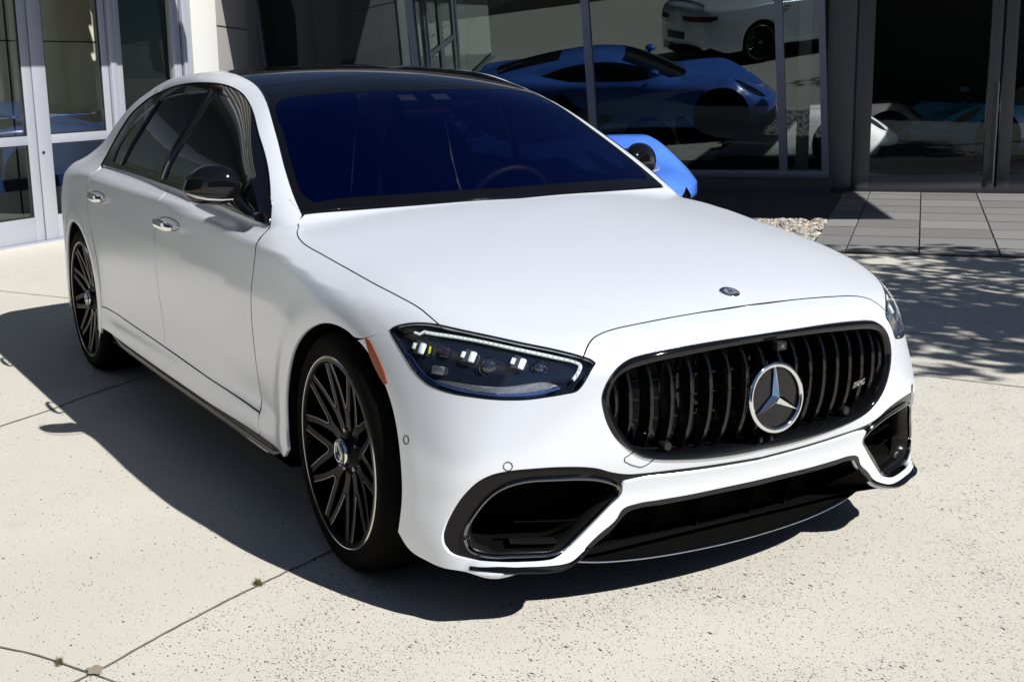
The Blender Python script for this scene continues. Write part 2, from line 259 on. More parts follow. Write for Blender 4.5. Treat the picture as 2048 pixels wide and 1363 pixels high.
DATA={
'headlight':[(0.2819,-0.8815,0.7849),(0.2977,-0.8701,0.7964),(0.3219,-0.8557,0.8048),(0.3565,-0.8357,0.8115),(0.3942,-0.8142,0.8135),(0.4221,-0.7992,0.8120),(0.4799,-0.7676,0.8052),(0.5406,-0.7277,0.7969),(0.6214,-0.6641,0.7819),(0.6914,-0.5958,0.7658),(0.7354,-0.5493,0.7509),(0.7506,-0.5330,0.7435),(0.7593,-0.5268,0.7357),(0.7598,-0.5393,0.7219),(0.7593,-0.5523,0.7025),(0.7551,-0.5667,0.6810),(0.7501,-0.5785,0.6687),(0.7347,-0.6060,0.6613),(0.7100,-0.6462,0.6537),(0.6833,-0.6853,0.6472),(0.6538,-0.7228,0.6447),(0.6212,-0.7587,0.6452),(0.5844,-0.7925,0.6481),(0.5416,-0.8234,0.6516),(0.5007,-0.8451,0.6577),(0.4695,-0.8577,0.6647),(0.4382,-0.8668,0.6780),(0.4030,-0.8739,0.6989),(0.3626,-0.8784,0.7289),(0.3244,-0.8808,0.7562)],
'hoodside':[(-0.6422,-0.7617,1.0194),(-0.6010,-0.7903,0.9883),(-0.5182,-0.8259,0.9676),(-0.4185,-0.8492,0.9506),(-0.2374,-0.8476,0.9264),(-0.0683,-0.8398,0.9033),(0.0923,-0.8337,0.8823),(0.2258,-0.8198,0.8622),(0.3240,-0.8076,0.8431),(0.3891,-0.8035,0.8237),(0.4215,-0.7995,0.8120)],
'shut':[(0.7362,-0.5479,0.7508),(0.7244,-0.5266,0.7735),(0.7140,-0.5042,0.7885),(0.7098,-0.4819,0.7965),(0.7087,-0.4468,0.8039),(0.7207,-0.3443,0.8148),(0.7339,-0.1819,0.8245),(0.7365,-0.0029,0.8280)],
'grille_out':[(0.8416,0.0171,0.7705),(0.8397,-0.0906,0.7697),(0.8338,-0.1743,0.7684),(0.8252,-0.2540,0.7654),(0.8182,-0.3052,0.7622),(0.8103,-0.3551,0.7578),(0.8010,-0.4033,0.7522),(0.7934,-0.4414,0.7438),(0.7901,-0.4715,0.7281),(0.7877,-0.4967,0.7038),(0.7840,-0.5145,0.6738),(0.7832,-0.5225,0.6475),(0.7870,-0.5203,0.6161),(0.7924,-0.5106,0.5793),(0.7983,-0.4931,0.5457),(0.8041,-0.4673,0.5175),(0.8085,-0.4373,0.4941),(0.8108,-0.4084,0.4767),(0.8143,-0.3661,0.4643),(0.8184,-0.3007,0.4527),(0.8228,-0.1870,0.4397),(0.8261,-0.0688,0.4351),(0.8283,0.0212,0.4379)],
'grille_in':[(0.8542,0.0063,0.7549),(0.8519,-0.1007,0.7533),(0.8464,-0.1844,0.7500),(0.8383,-0.2641,0.7447),(0.8311,-0.3150,0.7406),(0.8226,-0.3642,0.7357),(0.8127,-0.4118,0.7282),(0.8037,-0.4488,0.7177),(0.7977,-0.4742,0.7028),(0.7935,-0.4927,0.6772),(0.7923,-0.5026,0.6466),(0.7955,-0.5004,0.6151),(0.8004,-0.4893,0.5824),(0.8056,-0.4712,0.5486),(0.8099,-0.4467,0.5179),(0.8134,-0.4160,0.4950),(0.8180,-0.3690,0.4789),(0.8232,-0.3047,0.4684),(0.8301,-0.1935,0.4595),(0.8351,-0.0774,0.4574),(0.8371,0.0126,0.4588)],
'intake_top':[(0.5520,-0.8770,0.2697),(0.5582,-0.8727,0.2959),(0.5703,-0.8631,0.3289),(0.5881,-0.8482,0.3655),(0.6108,-0.8295,0.4024),(0.6328,-0.8075,0.4321),(0.6546,-0.7792,0.4512),(0.6802,-0.7400,0.4618),(0.7089,-0.6893,0.4666),(0.7407,-0.6232,0.4680),(0.7676,-0.5535,0.4620),(0.7760,-0.5238,0.4548),(0.7810,-0.4951,0.4430),(0.7837,-0.4717,0.4334),(0.7831,-0.4802,0.4376),(0.7889,-0.4414,0.4291),(0.7962,-0.3925,0.4256),(0.8052,-0.3052,0.4218),(0.8113,-0.1963,0.4161),(0.8136,-0.0807,0.4100)],
'intake_bot':[(0.5520,-0.8770,0.2697),(0.5543,-0.8754,0.2480),(0.5639,-0.8692,0.2324),(0.5771,-0.8596,0.2237),(0.5959,-0.8428,0.2184),(0.6177,-0.8177,0.2155),(0.6570,-0.7650,0.2147),(0.6819,-0.7109,0.2119),(0.7027,-0.6538,0.2100),(0.7093,-0.6227,0.2118),(0.7110,-0.5917,0.2216),(0.7212,-0.5588,0.2497),(0.7363,-0.5147,0.2929),(0.7513,-0.4704,0.3408),(0.7599,-0.4509,0.3617),(0.7666,-0.4448,0.3781),(0.7734,-0.4479,0.3962),(0.7803,-0.4432,0.4096),(0.7896,-0.3874,0.4090),(0.7977,-0.2992,0.4048),(0.8039,-0.1899,0.4003),(0.8063,-0.0739,0.3949)],
'chrome':[(0.6021,-0.8362,0.2802),(0.6039,-0.8344,0.2585),(0.6100,-0.8264,0.2400),(0.6199,-0.8118,0.2291),(0.6372,-0.7877,0.2218),(0.6654,-0.7355,0.2184),(0.6878,-0.6796,0.2154),(0.7027,-0.6362,0.2141),(0.7076,-0.6038,0.2215),(0.7166,-0.5737,0.2450),(0.7322,-0.5300,0.2884),(0.7521,-0.4710,0.3459),(0.7608,-0.4516,0.3652),(0.7661,-0.4481,0.3786),(0.7701,-0.4693,0.3992),(0.7679,-0.5110,0.4186),(0.7599,-0.5484,0.4278),(0.7298,-0.6338,0.4334),(0.6989,-0.7007,0.4324),(0.6770,-0.7388,0.4226),(0.6584,-0.7654,0.4070),(0.6408,-0.7862,0.3844),(0.6246,-0.8047,0.3554),(0.6119,-0.8220,0.3240),(0.6049,-0.8322,0.2990)],
'strip_top':[(0.6155,-0.8270,0.2001),(0.6673,-0.7712,0.2057),(0.6935,-0.7180,0.2029),(0.7199,-0.6473,0.2001),(0.7320,-0.6020,0.2007),(0.7322,-0.5771,0.2049),(0.7255,-0.5437,0.2178),(0.7368,-0.4968,0.2569),(0.7494,-0.4507,0.2928),(0.7588,-0.4093,0.3170),(0.7554,-0.4331,0.3203),(0.7626,-0.3944,0.3305),(0.7705,-0.3223,0.3304),(0.7777,-0.2253,0.3290),(0.7834,-0.1125,0.3299),(0.7849,-0.0538,0.3303)],
'strip_bot':[(0.6182,-0.8287,0.1935),(0.6572,-0.7997,0.1966),(0.7043,-0.7247,0.1945),(0.7320,-0.6551,0.1908),(0.7417,-0.6084,0.1933),(0.7381,-0.5703,0.2022),(0.7298,-0.5358,0.2144),(0.7356,-0.4960,0.2429),(0.7458,-0.4591,0.2720),(0.7571,-0.4080,0.3004),(0.7560,-0.4226,0.3105),(0.7625,-0.3833,0.3199),(0.7689,-0.3209,0.3183),(0.7761,-0.2238,0.3177),(0.7816,-0.1108,0.3184),(0.7831,-0.0519,0.3187)],
'bottom':[(0.4135,-0.9225,0.2183),(0.4538,-0.9099,0.1955),(0.5073,-0.8919,0.1893),(0.5680,-0.8634,0.1878)],
'lip':[(0.7456,-0.5344,0.2032),(0.7617,-0.4372,0.2067),(0.7740,-0.3797,0.2057),(0.7997,-0.2406,0.2017),(0.8092,-0.1310,0.2015),(0.8144,-0.0450,0.2003)],
'arch':[(0.3544,-0.9169,0.5367),(0.2802,-0.9152,0.6476),(0.1821,-0.9203,0.7224),(0.1104,-0.9253,0.7539),(0.0064,-0.9340,0.7671),(-0.0560,-0.9397,0.7577)],
'seam':[(0.2808,-0.8813,0.7858),(0.2223,-0.9065,0.7620),(0.1459,-0.9235,0.7322)],
'dlo':[(-2.9348,-0.8676,1.0545),(-2.9738,-0.8421,1.0775),(-3.0085,-0.8011,1.1270),(-2.9862,-0.7628,1.1962),(-2.9225,-0.7174,1.2825),(-2.7889,-0.6913,1.3409),(-2.6286,-0.6663,1.3883),(-2.4246,-0.6583,1.4165),(-2.2111,-0.6555,1.4347),(-1.9500,-0.6490,1.4415),(-1.7800,-0.6408,1.4376),(-1.6437,-0.6353,1.4242),(-1.5277,-0.6356,1.4016),(-1.4005,-0.6540,1.3691),(-1.2776,-0.6805,1.3272),(-1.1283,-0.7189,1.2597),(-1.0018,-0.7461,1.1963),(-0.8891,-0.7764,1.1337),(-0.7723,-0.8188,1.0548),(-0.7017,-0.8528,0.9817),(-0.8273,-0.8636,0.9879),(-1.0305,-0.8683,1.0020),(-1.3958,-0.8687,1.0206),(-1.6247,-0.8667,1.0287),(-1.8725,-0.8647,1.0354),(-2.1457,-0.8610,1.0466),(-2.4411,-0.8580,1.0546),(-2.6931,-0.8614,1.0560)],
'rail':[(-1.8603,-0.5432,1.4765),(-1.7367,-0.5547,1.4642),(-1.5669,-0.5662,1.4368),(-1.4069,-0.5917,1.3978),(-1.2564,-0.6262,1.3464),(-1.0441,-0.6786,1.2432),(-0.8639,-0.7228,1.1446),(-0.7321,-0.7487,1.0705),(-0.6422,-0.7617,1.0194)],
'wstop':[(-1.3664,-0.5706,1.3921),(-1.3252,-0.4058,1.4058),(-1.2771,-0.1940,1.4113),(-1.2575,0.0361,1.4106),(-1.2731,0.2462,1.4063)],
'roofline':[(-1.5042,-0.5398,1.4287),(-1.4677,-0.3452,1.4466),(-1.4775,-0.0996,1.4644),(-1.5802,0.0826,1.4806)],
'doorfront':[(-0.7051,-0.8552,0.9782),(-0.6923,-0.8772,0.9541),(-0.6138,-0.9144,0.9284),(-0.6141,-0.9285,0.8897),(-0.6266,-0.9426,0.8093),(-0.6434,-0.9498,0.6725),(-0.6334,-0.9470,0.5713),(-0.6391,-0.9381,0.4481),(-0.6530,-0.9335,0.4096)],
'doormid':[(-1.8149,-0.8648,1.0353),(-1.8216,-0.8832,1.0094),(-1.7365,-0.9253,0.9620),(-1.7702,-0.9353,0.9154),(-1.7668,-0.9440,0.8636),(-1.7806,-0.9520,0.6990),(-1.7556,-0.9499,0.5989),(-1.7502,-0.9444,0.4952)],
'doorrear':[(-2.8450,-0.9304,1.0038),(-2.9092,-0.9452,0.9243)],
'apillar':[(-0.7629,-0.8209,1.0488),(-0.7262,-0.7714,1.0604)],
'marker':[(0.1774,-0.9190,0.7386),(0.2016,-0.9165,0.7325),(0.2361,-0.9152,0.7030),(0.2700,-0.9140,0.6710),(0.2901,-0.9139,0.6466),(0.2708,-0.9171,0.6432),(0.2321,-0.9193,0.6700),(0.1973,-0.9203,0.7036)],
'sens1':[(0.4216,-0.9101,0.5109)],
'sens2':[(0.6775,-0.7437,0.4750)],
'badge':[(0.6632,-0.0060,0.8541)],
'handle1':[(-1.7146,-0.9349,0.9144),(-1.4571,-0.9365,0.8896)],
'handle2':[(-2.8309,-0.9436,0.9371),(-2.5355,-0.9427,0.9202)],
'towcap':[(0.8086,-0.4374,0.4951),(0.7998,-0.4612,0.4806),(0.7979,-0.4598,0.4705),(0.7995,-0.4388,0.4579),(0.8015,-0.4097,0.4463),(0.8061,-0.3936,0.4518),(0.8149,-0.3722,0.4692)]}
HLD={
'drl':[(0.3777,-0.8141,0.7845),(0.4106,-0.7978,0.7831),(0.4697,-0.7627,0.7800),(0.5296,-0.7219,0.7735),(0.5852,-0.6799,0.7637),(0.6350,-0.6355,0.7531),(0.6801,-0.5887,0.7414),(0.7072,-0.5572,0.7333),(0.7176,-0.5470,0.7278),(0.7226,-0.5465,0.7205),(0.7246,-0.5556,0.7058),(0.7222,-0.5693,0.6893)],
'drl2':[(0.3459,-0.8314,0.7812),(0.3637,-0.8257,0.7785),(0.3747,-0.8124,0.7879)],
'led':[(0.3922,-0.8338,0.7456),(0.5319,-0.7574,0.7381),(0.6336,-0.6679,0.7269)],
'ledb':[(0.3651,-0.8429,0.7493),(0.5084,-0.7719,0.7422),(0.6150,-0.6834,0.7333)],
'proj':[(0.5747,-0.7359,0.7171)],
'proj2':[(0.6635,-0.6368,0.7194)],
'rect':[(0.4596,-0.8242,0.6982)],
'rect2':[(0.4567,-0.8029,0.7450)],
'yel':[(0.4146,-0.8243,0.7451)],
'refl':[(0.4588,-0.8337,0.6726),(0.5005,-0.8117,0.6736),(0.5411,-0.7862,0.6710),(0.5815,-0.7538,0.6689),(0.6165,-0.7188,0.6689),(0.6471,-0.6814,0.6749),(0.6715,-0.6478,0.6817),(0.6845,-0.6298,0.6825),(0.7000,-0.6097,0.6757),(0.7077,-0.5996,0.6700),(0.6792,-0.6454,0.6585),(0.6514,-0.6843,0.6516),(0.6206,-0.7215,0.6495),(0.5857,-0.7565,0.6524),(0.5459,-0.7893,0.6543),(0.5049,-0.8145,0.6593),(0.4761,-0.8284,0.6636)],
'blue':[(0.3460,-0.8593,0.7268),(0.3714,-0.8538,0.7173),(0.4002,-0.8506,0.6952),(0.4300,-0.8443,0.6783),(0.4682,-0.8315,0.6658),(0.5118,-0.8109,0.6579),(0.5604,-0.7790,0.6516),(0.5985,-0.7456,0.6482),(0.6316,-0.7096,0.6478),(0.6614,-0.6718,0.6510),(0.6881,-0.6323,0.6595),(0.7077,-0.5997,0.6694)]}
# ------------------------------------------------------------------ patch builder on implicit surfaces
class Surf:
    def __init__(s,f,ax=(.30,.62),C=(.1,0.,.40)):
        s.f=f; s.ax=ax; s.C=np.array(C,float)
    def to2(s,P,proj):
        P=np.atleast_2d(P).astype(float); x=P[:,0]; a=-P[:,1]; z=P[:,2]
        if proj=='x': return np.stack([x,np.arctan2(z-s.ax[1],a-s.ax[0])*.65],1)
        if proj=='s': 
            X=x-s.C[0]; return np.stack([np.arctan2(a,X)*.8,np.arctan2(z-s.C[2],np.hypot(X,a))*.8],1)
        if proj=='z': return np.stack([x,a],1)
        if proj=='y': return np.stack([x,z],1)
    def lift(s,q,proj,level=0.):
        q=np.atleast_2d(q); n=len(q)
        if proj=='x':
            ph=q[:,1]/.65; o=np.stack([q[:,0],np.full(n,-s.ax[0]),np.full(n,s.ax[1])],1); d=np.stack([np.zeros(n),-np.cos(ph),np.sin(ph)],1)
        elif proj=='s':
            th=q[:,0]/.8; ps=q[:,1]/.8; o=np.tile(s.C,(n,1)); d=np.stack([np.cos(ps)*np.cos(th),-np.cos(ps)*np.sin(th),np.sin(ps)],1)
        elif proj=='z': o=np.stack([q[:,0],-q[:,1],np.full(n,.5)],1); d=np.tile((0,0,1.),(n,1))
        elif proj=='y': o=np.stack([q[:,0],np.full(n,-.1),q[:,1]],1); d=np.tile((0,-1.,0),(n,1))
        p,ok=cast(s.f,o,d,0,1.6,60,level)
        return p,ok
def spl(P,sp,closed=True,corner=38):
    """catmull-rom resample with corners kept"""
    P=np.array(P,float); n=len(P)
    def tng(i,j): v=P[j%n]-P[i%n]; return v/max(np.linalg.norm(v),1e-9)
    isc=[]
    for i in range(n):
        if not closed and i in(0,n-1): isc.append(True); continue
        c=float(np.clip(tng(i-1,i)@tng(i,i+1),-1,1)); isc.append(math.degrees(math.acos(c))>corner)
    out=[]; segs=range(n if closed else n-1)
    for i in segs:
        p1=P[i]; p2=P[(i+1)%n]; p0=P[i-1] if not isc[i] else 2*p1-p2; p3=P[(i+2)%n] if not isc[(i+1)%n] else 2*p2-p1
        L=np.linalg.norm(p2-p1); k=max(1,int(math.ceil(L/sp)))
        d1=max(np.linalg.norm(p1-p0),1e-9); d3=max(np.linalg.norm(p3-p2),1e-9)
        m1=((p1-p0)/d1+(p2-p1)/max(L,1e-9))*.5*L; m2=((p3-p2)/d3+(p2-p1)/max(L,1e-9))*.5*L
        for j in range(k):
            t=j/k; out.append((2*t**3-3*t**2+1)*p1+(t**3-2*t*t+t)*m1+(-2*t**3+3*t*t)*p2+(t**3-t*t)*m2)
    if not closed: out.append(P[-1])
    return np.array(out)
def inpoly(pts,poly):
    x,y=pts[:,0],pts[:,1]; r=np.zeros(len(pts),bool); n=len(poly); j=n-1
    for i in range(n):
        xi,yi=poly[i]; xj,yj=poly[j]
        if yi!=yj:
            c=((yi>y)!=(yj>y))&(x<(xj-xi)*(y-yi)/(yj-yi)+xi); r^=c
        j=i
    return r
def area(p): return .5*np.sum(p[:,0]*np.roll(p[:,1],-1)-np.roll(p[:,0],-1)*p[:,1])
def patch(name,outline,mat,parent=None,surf=None,proj='x',holes=(),level=0.,sp=.02,bsp=None,rim=.012,inset=.0021,side='both',corner=38,subs=True,mats=None):
    surf=surf or CAR; bsp=bsp or sp*.7
    loops=[]; flags=[]
    for k,o in enumerate([outline]+list(holes)):
        o=np.array(o,float); q=surf.to2(o,proj); q3=np.column_stack([q,-o[:,1]])   # carry a
        r=spl(q3,bsp,True,corner); cen=r[:,2]<2e-3; u=r[:,:2]
        A=area(u); 
        if (A<0)==(k==0): u=u[::-1]; cen=cen[::-1]
        # inset (interior is on the left of every loop)
        if inset:
            t=np.roll(u,-1,0)-np.roll(u,1,0); t/=np.maximum(np.linalg.norm(t,axis=1,keepdims=True),1e-9); nn=np.stack([-t[:,1],t[:,0]],1)
            sc=.8 if proj=='s' else 1.0
            mv=np.where(cen[:,None],0,1); u=u+nn*inset*sc*mv
        loops.append(u); flags.append(cen)
    lo=loops[0].min(0); hi=loops[0].max(0)
    gx=np.arange(lo[0]+sp*.5,hi[0],sp); gy=np.arange(lo[1]+sp*.5,hi[1],sp*.87); G=[]
    for j,y in enumerate(gy): G.append(np.stack([gx+(j%2)*sp*.5,np.full(len(gx),y)],1))
    G=np.concatenate(G) if G else np.zeros((0,2))
    ok=inpoly(G,loops[0])
    for h in loops[1:]: ok&=~inpoly(G,h)
    G=G[ok]; B=np.concatenate(loops)
    if len(G):
        d=np.full(len(G),9.)
        for i in range(0,len(B),200): d=np.minimum(d,np.sqrt(((G[:,None]-B[None,i:i+200])**2).sum(2)).min(1))
        G=G[d>sp*.45]
    V=np.concatenate([B,G]); edges=[]; n0=0
    for l in loops:
        k=len(l); edges+=[(n0+i,n0+(i+1)%k) for i in range(k)]; n0+=k
    vo,eo,fo,ov,_,_=delaunay_2d_cdt([Vector(v) for v in V],edges,[],0,1e-6)
    vo2=np.array([tuple(v) for v in vo]); F=np.array([tuple(f) for f in fo if len(f)==3])
    cc=vo2[F].mean(1); ok=inpoly(cc,loops[0])
    for h in loops[1:]: ok&=~inpoly(cc,h)
    F=F[ok]
    idx={}
    for i,l in enumerate(ov):
        for j in l: idx[j]=i
    P,okc=surf.lift(vo2,proj,level)
    cenv=set()
    n0=0
    for l,c in zip(loops,flags):
        for i in range(len(l)):
            if c[i] and (n0+i) in idx: cenv.add(idx[n0+i])
        n0+=len(l)
    for i in cenv: P[i,1]=0
    Nn=grad(surf.f,P)
    for i in cenv: Nn[i,1]=0
    # orient faces outward
    fn=np.cross(P[F[:,1]]-P[F[:,0]],P[F[:,2]]-P[F[:,0]])
    if (fn*Nn[F[:,0]]).sum()<0: F=F[:,::-1]
    vs=[*P]; ns=[*Nn]; fs=[tuple(f) for f in F]
    if rim:
        n0=0
        for l,c in zip(loops,flags):
            k=len(l); ids=[idx.get(n0+i) for i in range(k)]; n0+=k
            t=np.roll(l,-1,0)-np.roll(l,1,0); t/=np.maximum(np.linalg.norm(t,axis=1,keepdims=True),1e-9); on=np.stack([t[:,1],-t[:,0]],1)
            Q,_=surf.lift(l+on*.004,proj,level); bp=np.array([P[i] for i in ids]); out=Q-bp; bn=np.array([Nn[i] for i in ids])
            out-= (out*bn).sum(1,keepdims=True)*bn; out/=np.maximum(np.linalg.norm(out,axis=1,keepdims=True),1e-9)
            r1=bp+out*.0010-bn*.0006; r2=bp+out*.0014-bn*rim
            s1=len(vs); vs+=[*r1]; nn=(bn+out); nn/=np.linalg.norm(nn,axis=1,keepdims=True); ns+=[*nn]
            s2=len(vs); vs+=[*r2]; ns+=[*out]
            for i in range(k):
                j=(i+1)%k
                if c[i] and c[j]: continue
                for A,Bv in(((ids[i],ids[j]),(s1+i,s1+j)),((s1+i,s1+j),(s2+i,s2+j))):
                    fs.append((A[0],Bv[0],Bv[1],A[1]))
    vs=np.array(vs); ns=np.array(ns)
    # consistent orientation of rim faces vs normals
    out_f=[]
    for f in fs:
        a,b,c_=vs[f[0]],vs[f[1]],vs[f[2]]; nrm=np.cross(b-a,c_-a)
        if nrm@(ns[f[0]]+ns[f[1]]+ns[f[2]])<0: f=f[::-1]
        out_f.append(f)
    def mk(vs,ns,fs):
        me=bpy.data.meshes.new(name); me.from_pydata(vs.tolist(),[],fs); me.update()
        for p in me.polygons: p.use_smooth=True
        me.normals_split_custom_set_from_vertices([tuple(n) for n in ns])
        return link(name,me,mat,parent)
    flip=np.array([1,-1,1.])
    if side=='center':
        n=len(vs); cen=[i for i in range(n) if abs(vs[i][1])<2e-4]; cs=set(cen); mp=[i if i in cs else n+i for i in range(n)]
        V2=np.concatenate([vs,vs*flip]); N2=np.concatenate([ns,ns*flip]); F2=out_f+[tuple(mp[i] for i in f[::-1]) for f in out_f]
        used=sorted({i for f in F2 for i in f}); rm={u:i for i,u in enumerate(used)}
        return mk(V2[used],N2[used],[tuple(rm[i] for i in f) for f in F2])
    a=mk(vs,ns,out_f)
    if side=='right': return a
    b=mk(vs*flip,ns*flip,[f[::-1] for f in out_f])
    return a,b
def onsurf(P,level=0,proj='x',surf=None):
    surf=surf or CAR; q=surf.to2(P,proj); return surf.lift(q,proj,level)[0]
def smooth3(P,sp,closed=False,corner=38): return spl(np.array(P,float),sp,closed,corner)
def mir(P): return [(x,-y,z) for x,y,z in P]
# ================================================================== the white saloon
CAR=Surf(body)
car=empty("parked_sedan",(0,0,0)); tag(car,"large satin white saloon with black roof and vertical bar grille parked on pale concrete","car")
D=DATA
def arc(cx,cz,r,a0,a1,n,y=-.94):
    return [(cx+r*math.cos(R(a0+(a1-a0)*i/(n-1))),y,cz+r*math.sin(R(a0+(a1-a0)*i/(n-1)))) for i in range(n)]
def xz(l,y=-.94): 
    """points given in side view, dropped on the body side"""
    P=np.array([(x,-.1,z) for x,z in l]); p,ok=cast(body,P,np.tile((0,-1.,0),(len(P),1)),0,1.5,120); return [tuple(v) for v in p]
FA=(.02,.375,.388); RA=(-3.205,.375,.388)
T=[tuple(p) for p in D['shut']]
hs=[tuple(p) for p in D['hoodside']]; HL=[tuple(p) for p in D['headlight']]
rail=[tuple(p) for p in D['rail']]; dlo=[tuple(p) for p in D['dlo']]
cow=[(-.492,0,1.036),(-.505,-.15,1.036),(-.54,-.40,1.032),(-.585,-.60,1.026)]
cow=[(x,y,z) for x,y,z in cow]
def cen(x0,x1,n):
    xs=np.linspace(x0,x1,n); p,ok=cast(body,np.array([(x,0,.5) for x in xs]),np.tile((0,0,1.),(n,1)),0,1.5,100); return [(float(q[0]),0,float(q[2])) for q in p]
# --- bonnet
hl_top=HL[5:13]            # from hood corner to inner tip
bonnet=cen(.737,-.480,14)+[(-.494,-.15,1.03),(-.53,-.40,1.03),(-.58,-.60,1.02),(-.628,-.762,1.02)]+hs[1:-1]+HL[5:11]+T[:-1]
patch("bonnet",bonnet,WHITE,car,side='center',sp=.03,bsp=.012)
# --- front bumper skin
def rev(l): return list(l)[::-1]
arF=xz([(FA[0]+FA[2]*math.cos(R(a)),FA[1]+FA[2]*math.sin(R(a))) for a in range(70,-22,-5)])
arF=[p for p in arF if p[2]>.235]
bot=[tuple(p) for p in D['bottom']]
sb=[tuple(p) for p in D['strip_bot']]; st=[tuple(p) for p in D['strip_top']]
it=[tuple(p) for p in D['intake_top']]; ib=[tuple(p) for p in D['intake_bot']]
go=[tuple(p) for p in D['grille_out']]; gi=[tuple(p) for p in D['grille_in']]
def mid(l): return [(x,0,z) if abs(y)<.03 or y>0 else (x,y,z) for x,y,z in l]
it=[p for i,p in enumerate(it) if i not in(13,14)]; it[-1]=(.814,0,.409)
ib_line=[(.789,-.387,.410),(.798,-.299,.405),(.804,-.19,.400),(.806,0,.394)]
ib_int=[p for p in ib[:17]]+[(.778,-.446,.404)]
sb_c=[p for p in sb if p[1]<-.01]; 
sbI=[p for i,p in enumerate(sb) if i!=9]; stI=[p for i,p in enumerate(st) if i!=9]
sbI[-1]=(.781,0,.317); stI[-1]=(.783,0,.330)
bott=xz([(.44,.20),(.50,.186),(.545,.180)])
bumper=[(.737,0,.828)]+rev(T[:-1])+HL[11:]+[HL[0]]+[tuple(p) for p in D['seam'][1:2]]+arF+bott+[(.60,-.835,.183),(.655,-.793,.1875)]+sbI[2:]+\
  rev(ib_line)+rev(ib_int[1:])+[ib[0]]+it[1:]+[(.828,0,.436)]+rev(mid(go)[1:-1])+[(.841,0,.770)]
# --- notch for the inner strip line is the black splitter trim laid on top
patch("front_bumper",bumper,WHITE,car,proj='s',side='center',sp=.022,bsp=.009,rim=.02)
# --- front wing
sill_z=lambda x: np.interp(x,[-2.6,-.3],[.402,.338])
a0=70
wing_arch=xz([(FA[0]+FA[2]*math.cos(R(a)),FA[1]+FA[2]*math.sin(R(a))) for a in range(72,205,6)])
wing_arch=[p for p in wing_arch if p[2]>.262]
wing=[(-.636,-.764,1.02)]+hs[1:]+rev(HL[:5])+[tuple(p) for p in D['seam'][1:2]]+wing_arch+xz([(-.39,.262),(-.52,.270),(-.640,.272),(-.643,.34),(-.647,.42),(-.648,.55),(-.650,.67),(-.643,.80),(-.640,.88),(-.652,.93)])+[(-.684,-.882,.957),(-.692,-.862,.985),(-.752,-.825,1.05),(-.718,-.774,1.061)]
patch("front_wing",wing,WHITE,car,sp=.025,bsp=.011)
# --- doors
belt=rev(dlo[19:28])+[]   # from rear to front? order fixed below
bz=[(-2.882,1.058),(-2.665,1.058),(-2.422,1.056),(-2.133,1.048),(-1.863,1.038),(-1.621,1.029),(-1.396,1.021),(-1.022,1.003),(-.809,.990),(-.692,.983)]
def beltpt(x):
    z=float(np.interp(x,[b[0] for b in bz],[b[1] for b in bz])); return (x,-.868,z)
fd=[beltpt(-1.808)]+[beltpt(x) for x in (-1.6,-1.4,-1.2,-1.0,-.82)]+[(-.695,-.861,.982),(-.686,-.882,.955)]+xz([(-.655,.925),(-.643,.88),(-.646,.80),(-.653,.67),(-.651,.55),(-.650,.42),(-.650,.353),(-1.0,.362),(-1.4,.373),(-1.765,.383),(-1.755,.45),(-1.770,.6),(-1.782,.72),(-1.775,.86),(-1.765,.92),(-1.772,.965)])
rdr=xz([(-2.93,.965),(-2.925,.92),(-2.885,.82),(-2.835,.73),(-2.775,.62),(-2.745,.52),(-2.738,.407)])
rd=[beltpt(-2.868)]+[beltpt(x) for x in (-2.7,-2.5,-2.3,-2.1,-1.95,-1.815)]+rev(xz([(-1.765,.383),(-1.755,.45),(-1.770,.6),(-1.782,.72),(-1.775,.86),(-1.765,.92),(-1.772,.965)]))[0:7]+xz([(-2.1,.391),(-2.4,.398)])+rev(rdr)+[(-2.90,-.893,1.03)]
fdo=patch("front_door",fd,WHITE,car,sp=.03,bsp=.013)
rdo=patch("rear_door",rd,WHITE,car,sp=.03,bsp=.013)
# --- rocker
rk=xz([(-.652,.350),(-.652,.272),(-1.2,.274),(-1.8,.279),(-2.3,.287),(-2.75,.298),(-2.742,.404),(-2.4,.395),(-1.765,.380),(-1.2,.365)])
patch("rocker_panel",rk,WHITE,car,sp=.03,bsp=.014)
# --- rear quarter with roof rail
rarch=xz([(RA[0]+RA[2]*math.cos(R(a)),RA[1]+RA[2]*math.sin(R(a))) for a in range(-14,200,7)])
rarch=[p for p in rarch if p[2]>.27]
railr=rev(rail)+[(-2.2,-.545,1.49),(-2.6,-.55,1.475),(-2.9,-.555,1.43),(-3.2,-.56,1.37),(-3.45,-.575,1.30),(-3.68,-.59,1.215),(-3.82,-.60,1.16)]
q0=[(-.718,-.774,1.061),(-.752,-.825,1.05)]
cap=[]
for ph in np.linspace(92,-28,22):
    o=(-4.16,-.30,.62); cap.append(tuple(cast(body,np.array([o]),np.array([[0,-math.cos(R(ph)),math.sin(R(ph))]]),0,1.5,120)[0][0]))
cap2=[(-4.16,0,1.10)]
quarter=[(-.640,-.764,1.022)]+rail[::-1][1:]+railr[len(rail):]+[(-3.86,-.3,1.16)]+cen(-3.87,-4.16,5)+cap+xz([(-3.9,.26),(-3.62,.262)])+rev(rarch)+xz([(-2.765,.272)])+rev(rdr)[0:0]+xz([(-2.742,.402),(-2.749,.52),(-2.779,.62),(-2.839,.73),(-2.889,.82),(-2.929,.92),(-2.934,.965)])+[(-2.905,-.893,1.03)]+dlo[:20]+q0[::-1]
patch("rear_quarter",quarter,WHITE,car,sp=.03,bsp=.013)
def seam(name,pts,proj='x',lv=-.0042,r=.0024):  # dark tube laid in the panel gap, its colour stands in for gap shade
    q=smooth3(pts,.02); q=onsurf(q,lv,proj); return MB().tube(q,r,5).build(name,DARK,car,mirror=True)
